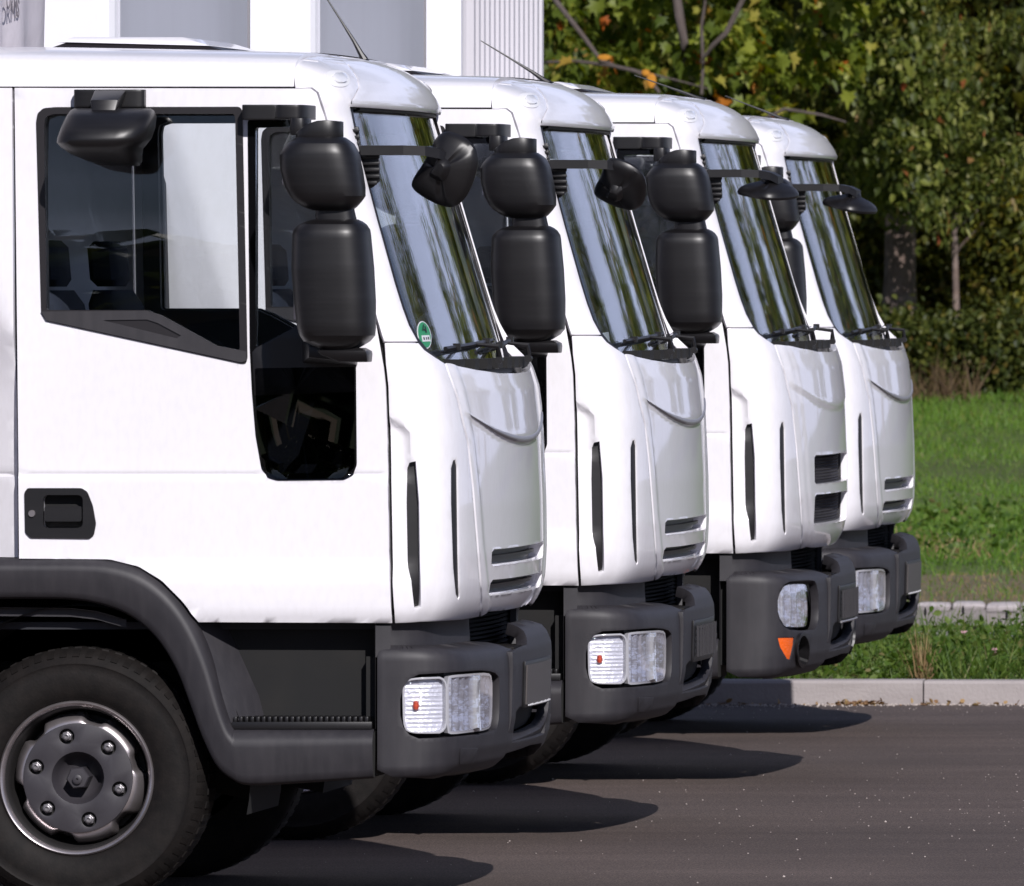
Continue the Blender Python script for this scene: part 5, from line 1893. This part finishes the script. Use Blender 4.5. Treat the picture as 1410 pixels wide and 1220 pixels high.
# tall wild stems in the verge
s = Shape()
heads = Shape()
for px, v, tipv in ((1274, 880, 845), (1326, 880, 843), (1206, 884, 868), (1386, 880, 850)):
    a, b = px2(px + 3, v + 20, 17.2), px2(px, tipv, 17.2)
    s.tube([a, (a + b) / 2 + Vector((.006, 0, 0)), b], .0022, 4)
    heads.loft([sup(b.x, b.y, .006 * f, .006 * f, b.z + h_, 2, 8) for f, h_ in ((.3, -.012), (1, 0), (1, .015), (.3, .03))])
link('plantain_stems', s.mesh('plantain_stems', M['blade'], base=O0), None, kind='stuff')
link('plantain_heads', heads.mesh('plantain_heads', M['dark'], base=O0), None, kind='stuff')
r = np.random.default_rng(503)
c = px2(1271, 925, 16.75)
N = 70
P = np.stack([r.normal(c.x, .018, N), r.normal(16.75, .03, N), np.full(N, .09)], -1)
scatter('dry_grass_tuft', [(-.02, 0, 0), (.02, 0, 0), (.0, 0, 1)], [(0, 1, 2)], P, rot_mats(r.uniform(-1, 1, N), r.normal(0, .25, N), r.normal(0, .22, N)), r.uniform(.08, .28, N), M['dry'], None, kind='stuff')
M['petal'] = mat('pink_petal', (0.55, 0.32, 0.36), 0.7)
for px, v, R_ in ((1370, 895, .016), (1327, 871, .013)):
    c = px2(px, v, 17.0)
    s = Shape()
    for k in range(9):
        a = k * .7
        s.loft([[(c.x, c.y, c.z - R_), (c.x + .002, c.y, c.z - R_)], [(c.x + R_ * math.cos(a) * .6 - .004, c.y + R_ * math.sin(a), c.z), (c.x + R_ * math.cos(a) * .6 + .004, c.y + R_ * math.sin(a), c.z)],
                [(c.x + R_ * math.cos(a), c.y + R_ * math.sin(a), c.z + R_ * .6), (c.x + R_ * math.cos(a) + .003, c.y + R_ * math.sin(a), c.z + R_ * .6)]], closed=False, caps=False)
    o = link('clover_flower', s.mesh('clover_flower', M['petal'], base=Vector((c.x, c.y, c.z - R_))), None)
    o.location = (c.x, c.y, c.z - R_)
    o['label'] = 'pale pink clover flower in the verge, the ' + ('right one nearer the edge' if px > 1350 else 'left one of two')
    o['category'] = 'flower'

blades('dry_cut_grass', 16000, (-5, 5), (27.25, 29.8), .045, .006, M['dry'], 510, .8)
blades('margin_grass', 12000, (-5, 5), (27.4, 31.5), .07, .008, M['lawn'], 511, .5, clump)
blades('cut_hay', 9000, (-6, 6), (31.2, 33.6), .10, .010, M['dry'], 512, .9, lambda x, y: np.clip(np.sin(x * 2.3 + y * 1.1) * .8 + .3 + (y > 31.8) * .3, 0, 1))
blades('weedy_lawn', 17000, (-6, 6), (30.5, 36), .11, .010, M['lawn'], 513, .5, clump)
blades('lawn_grass', 110000, (-7, 5), (33, 50.2), .07, .010, M['lawn'], 514, .4, hz=lambda x, y: .8 + .4 * np.sin(x * 1.3 + y * .7) * np.sin(y * .9))
r = np.random.default_rng(515)
N = 6000
x, y = r.uniform(-5, 5, N), r.uniform(31, 35.5, N)
P = np.stack([x, y, gz(x, y) + r.uniform(.0, .12, N)], -1)
scatter('lawn_weeds', BL[0], BL[1], P, leaf_rot(r, N, .1), r.uniform(.03, .07, N), M['blade'], None, kind='stuff')

# ------------------------------------------------------------------ grit on the asphalt
M['grit'] = mat('pale_grit', (0.50, 0.44, 0.40), 0.8)
M['leafdry'] = leafmat('fallen_leaf', [(0, (.12, .06, .03)), (.5, (.26, .15, .07)), (1, (.38, .27, .12))], .1, .7)
OC = ([(1, 0, 0), (-1, 0, 0), (0, 1, 0), (0, -1, 0), (0, 0, .8), (0, 0, -.4)], [(0, 2, 4), (2, 1, 4), (1, 3, 4), (3, 0, 4), (2, 0, 5), (1, 2, 5), (3, 1, 5), (0, 3, 5)])
r = np.random.default_rng(520)
N = 950
y = np.concatenate([r.uniform(.5, 16.3, 450), 16.4 - np.abs(r.normal(0, .8, 250)), r.normal(6, 2.0, 250)])
x = np.concatenate([r.uniform(-2, 6, 450), r.uniform(-2, 5, 250), r.normal(2.6, .7, 250)])
P = np.stack([x, np.minimum(y, 16.38), np.full(N, .001)], -1)
scatter('loose_grit', OC[0], OC[1], P, rot_mats(r.uniform(0, 6, N), r.normal(0, .3, N), r.normal(0, .3, N)), r.choice([.002, .003, .004, .0065], N, p=[.5, .3, .15, .05]), M['grit'], None, kind='stuff')
N = 2600
x = r.uniform(-3, 5, N)
y = 16.405 - np.abs(r.normal(0, .13, N)) * (1 + .5 * np.sin(x * 4))
P = np.stack([x, y, np.full(N, .001)], -1)
scatter('kerb_grit', OC[0], OC[1], P, rot_mats(r.uniform(0, 6, N), r.normal(0, .3, N), r.normal(0, .3, N)), r.uniform(.0025, .008, N), M['grit'], None, kind='stuff')
N = 500
x = np.concatenate([r.uniform(-3, 5, 380), r.normal(.78, .06, 120)])
y = 16.40 - np.abs(r.normal(0, .07, N))
P = np.stack([x, y, np.full(N, .006)], -1)
scatter('fallen_leaves', BL[0], BL[1], P, rot_mats(r.uniform(0, 6, N), r.normal(0, .5, N), r.normal(0, .5, N)), r.uniform(.012, .04, N), M['leafdry'], None, kind='stuff')

# the wood behind the camera, mirrored in the side windows
r = np.random.default_rng(600)
ncl = 700
cx = r.uniform(-70, 90, ncl)
cl = np.stack([cx, r.uniform(-150, -140, ncl), r.uniform(0, 1, ncl) ** .8 * (12.4 + 1.6 * np.sin(cx * .21) + 1.0 * np.sin(cx * .67 + 1))], -1)
P, r = crown_points(9000, cl, (1.6, 1.2, .7), 601)
scatter('distant_wood', BL[0], BL[1], P, leaf_rot(r, 9000), r.uniform(1.6, 3.0, 9000), M['hedge'], None, kind='stuff')
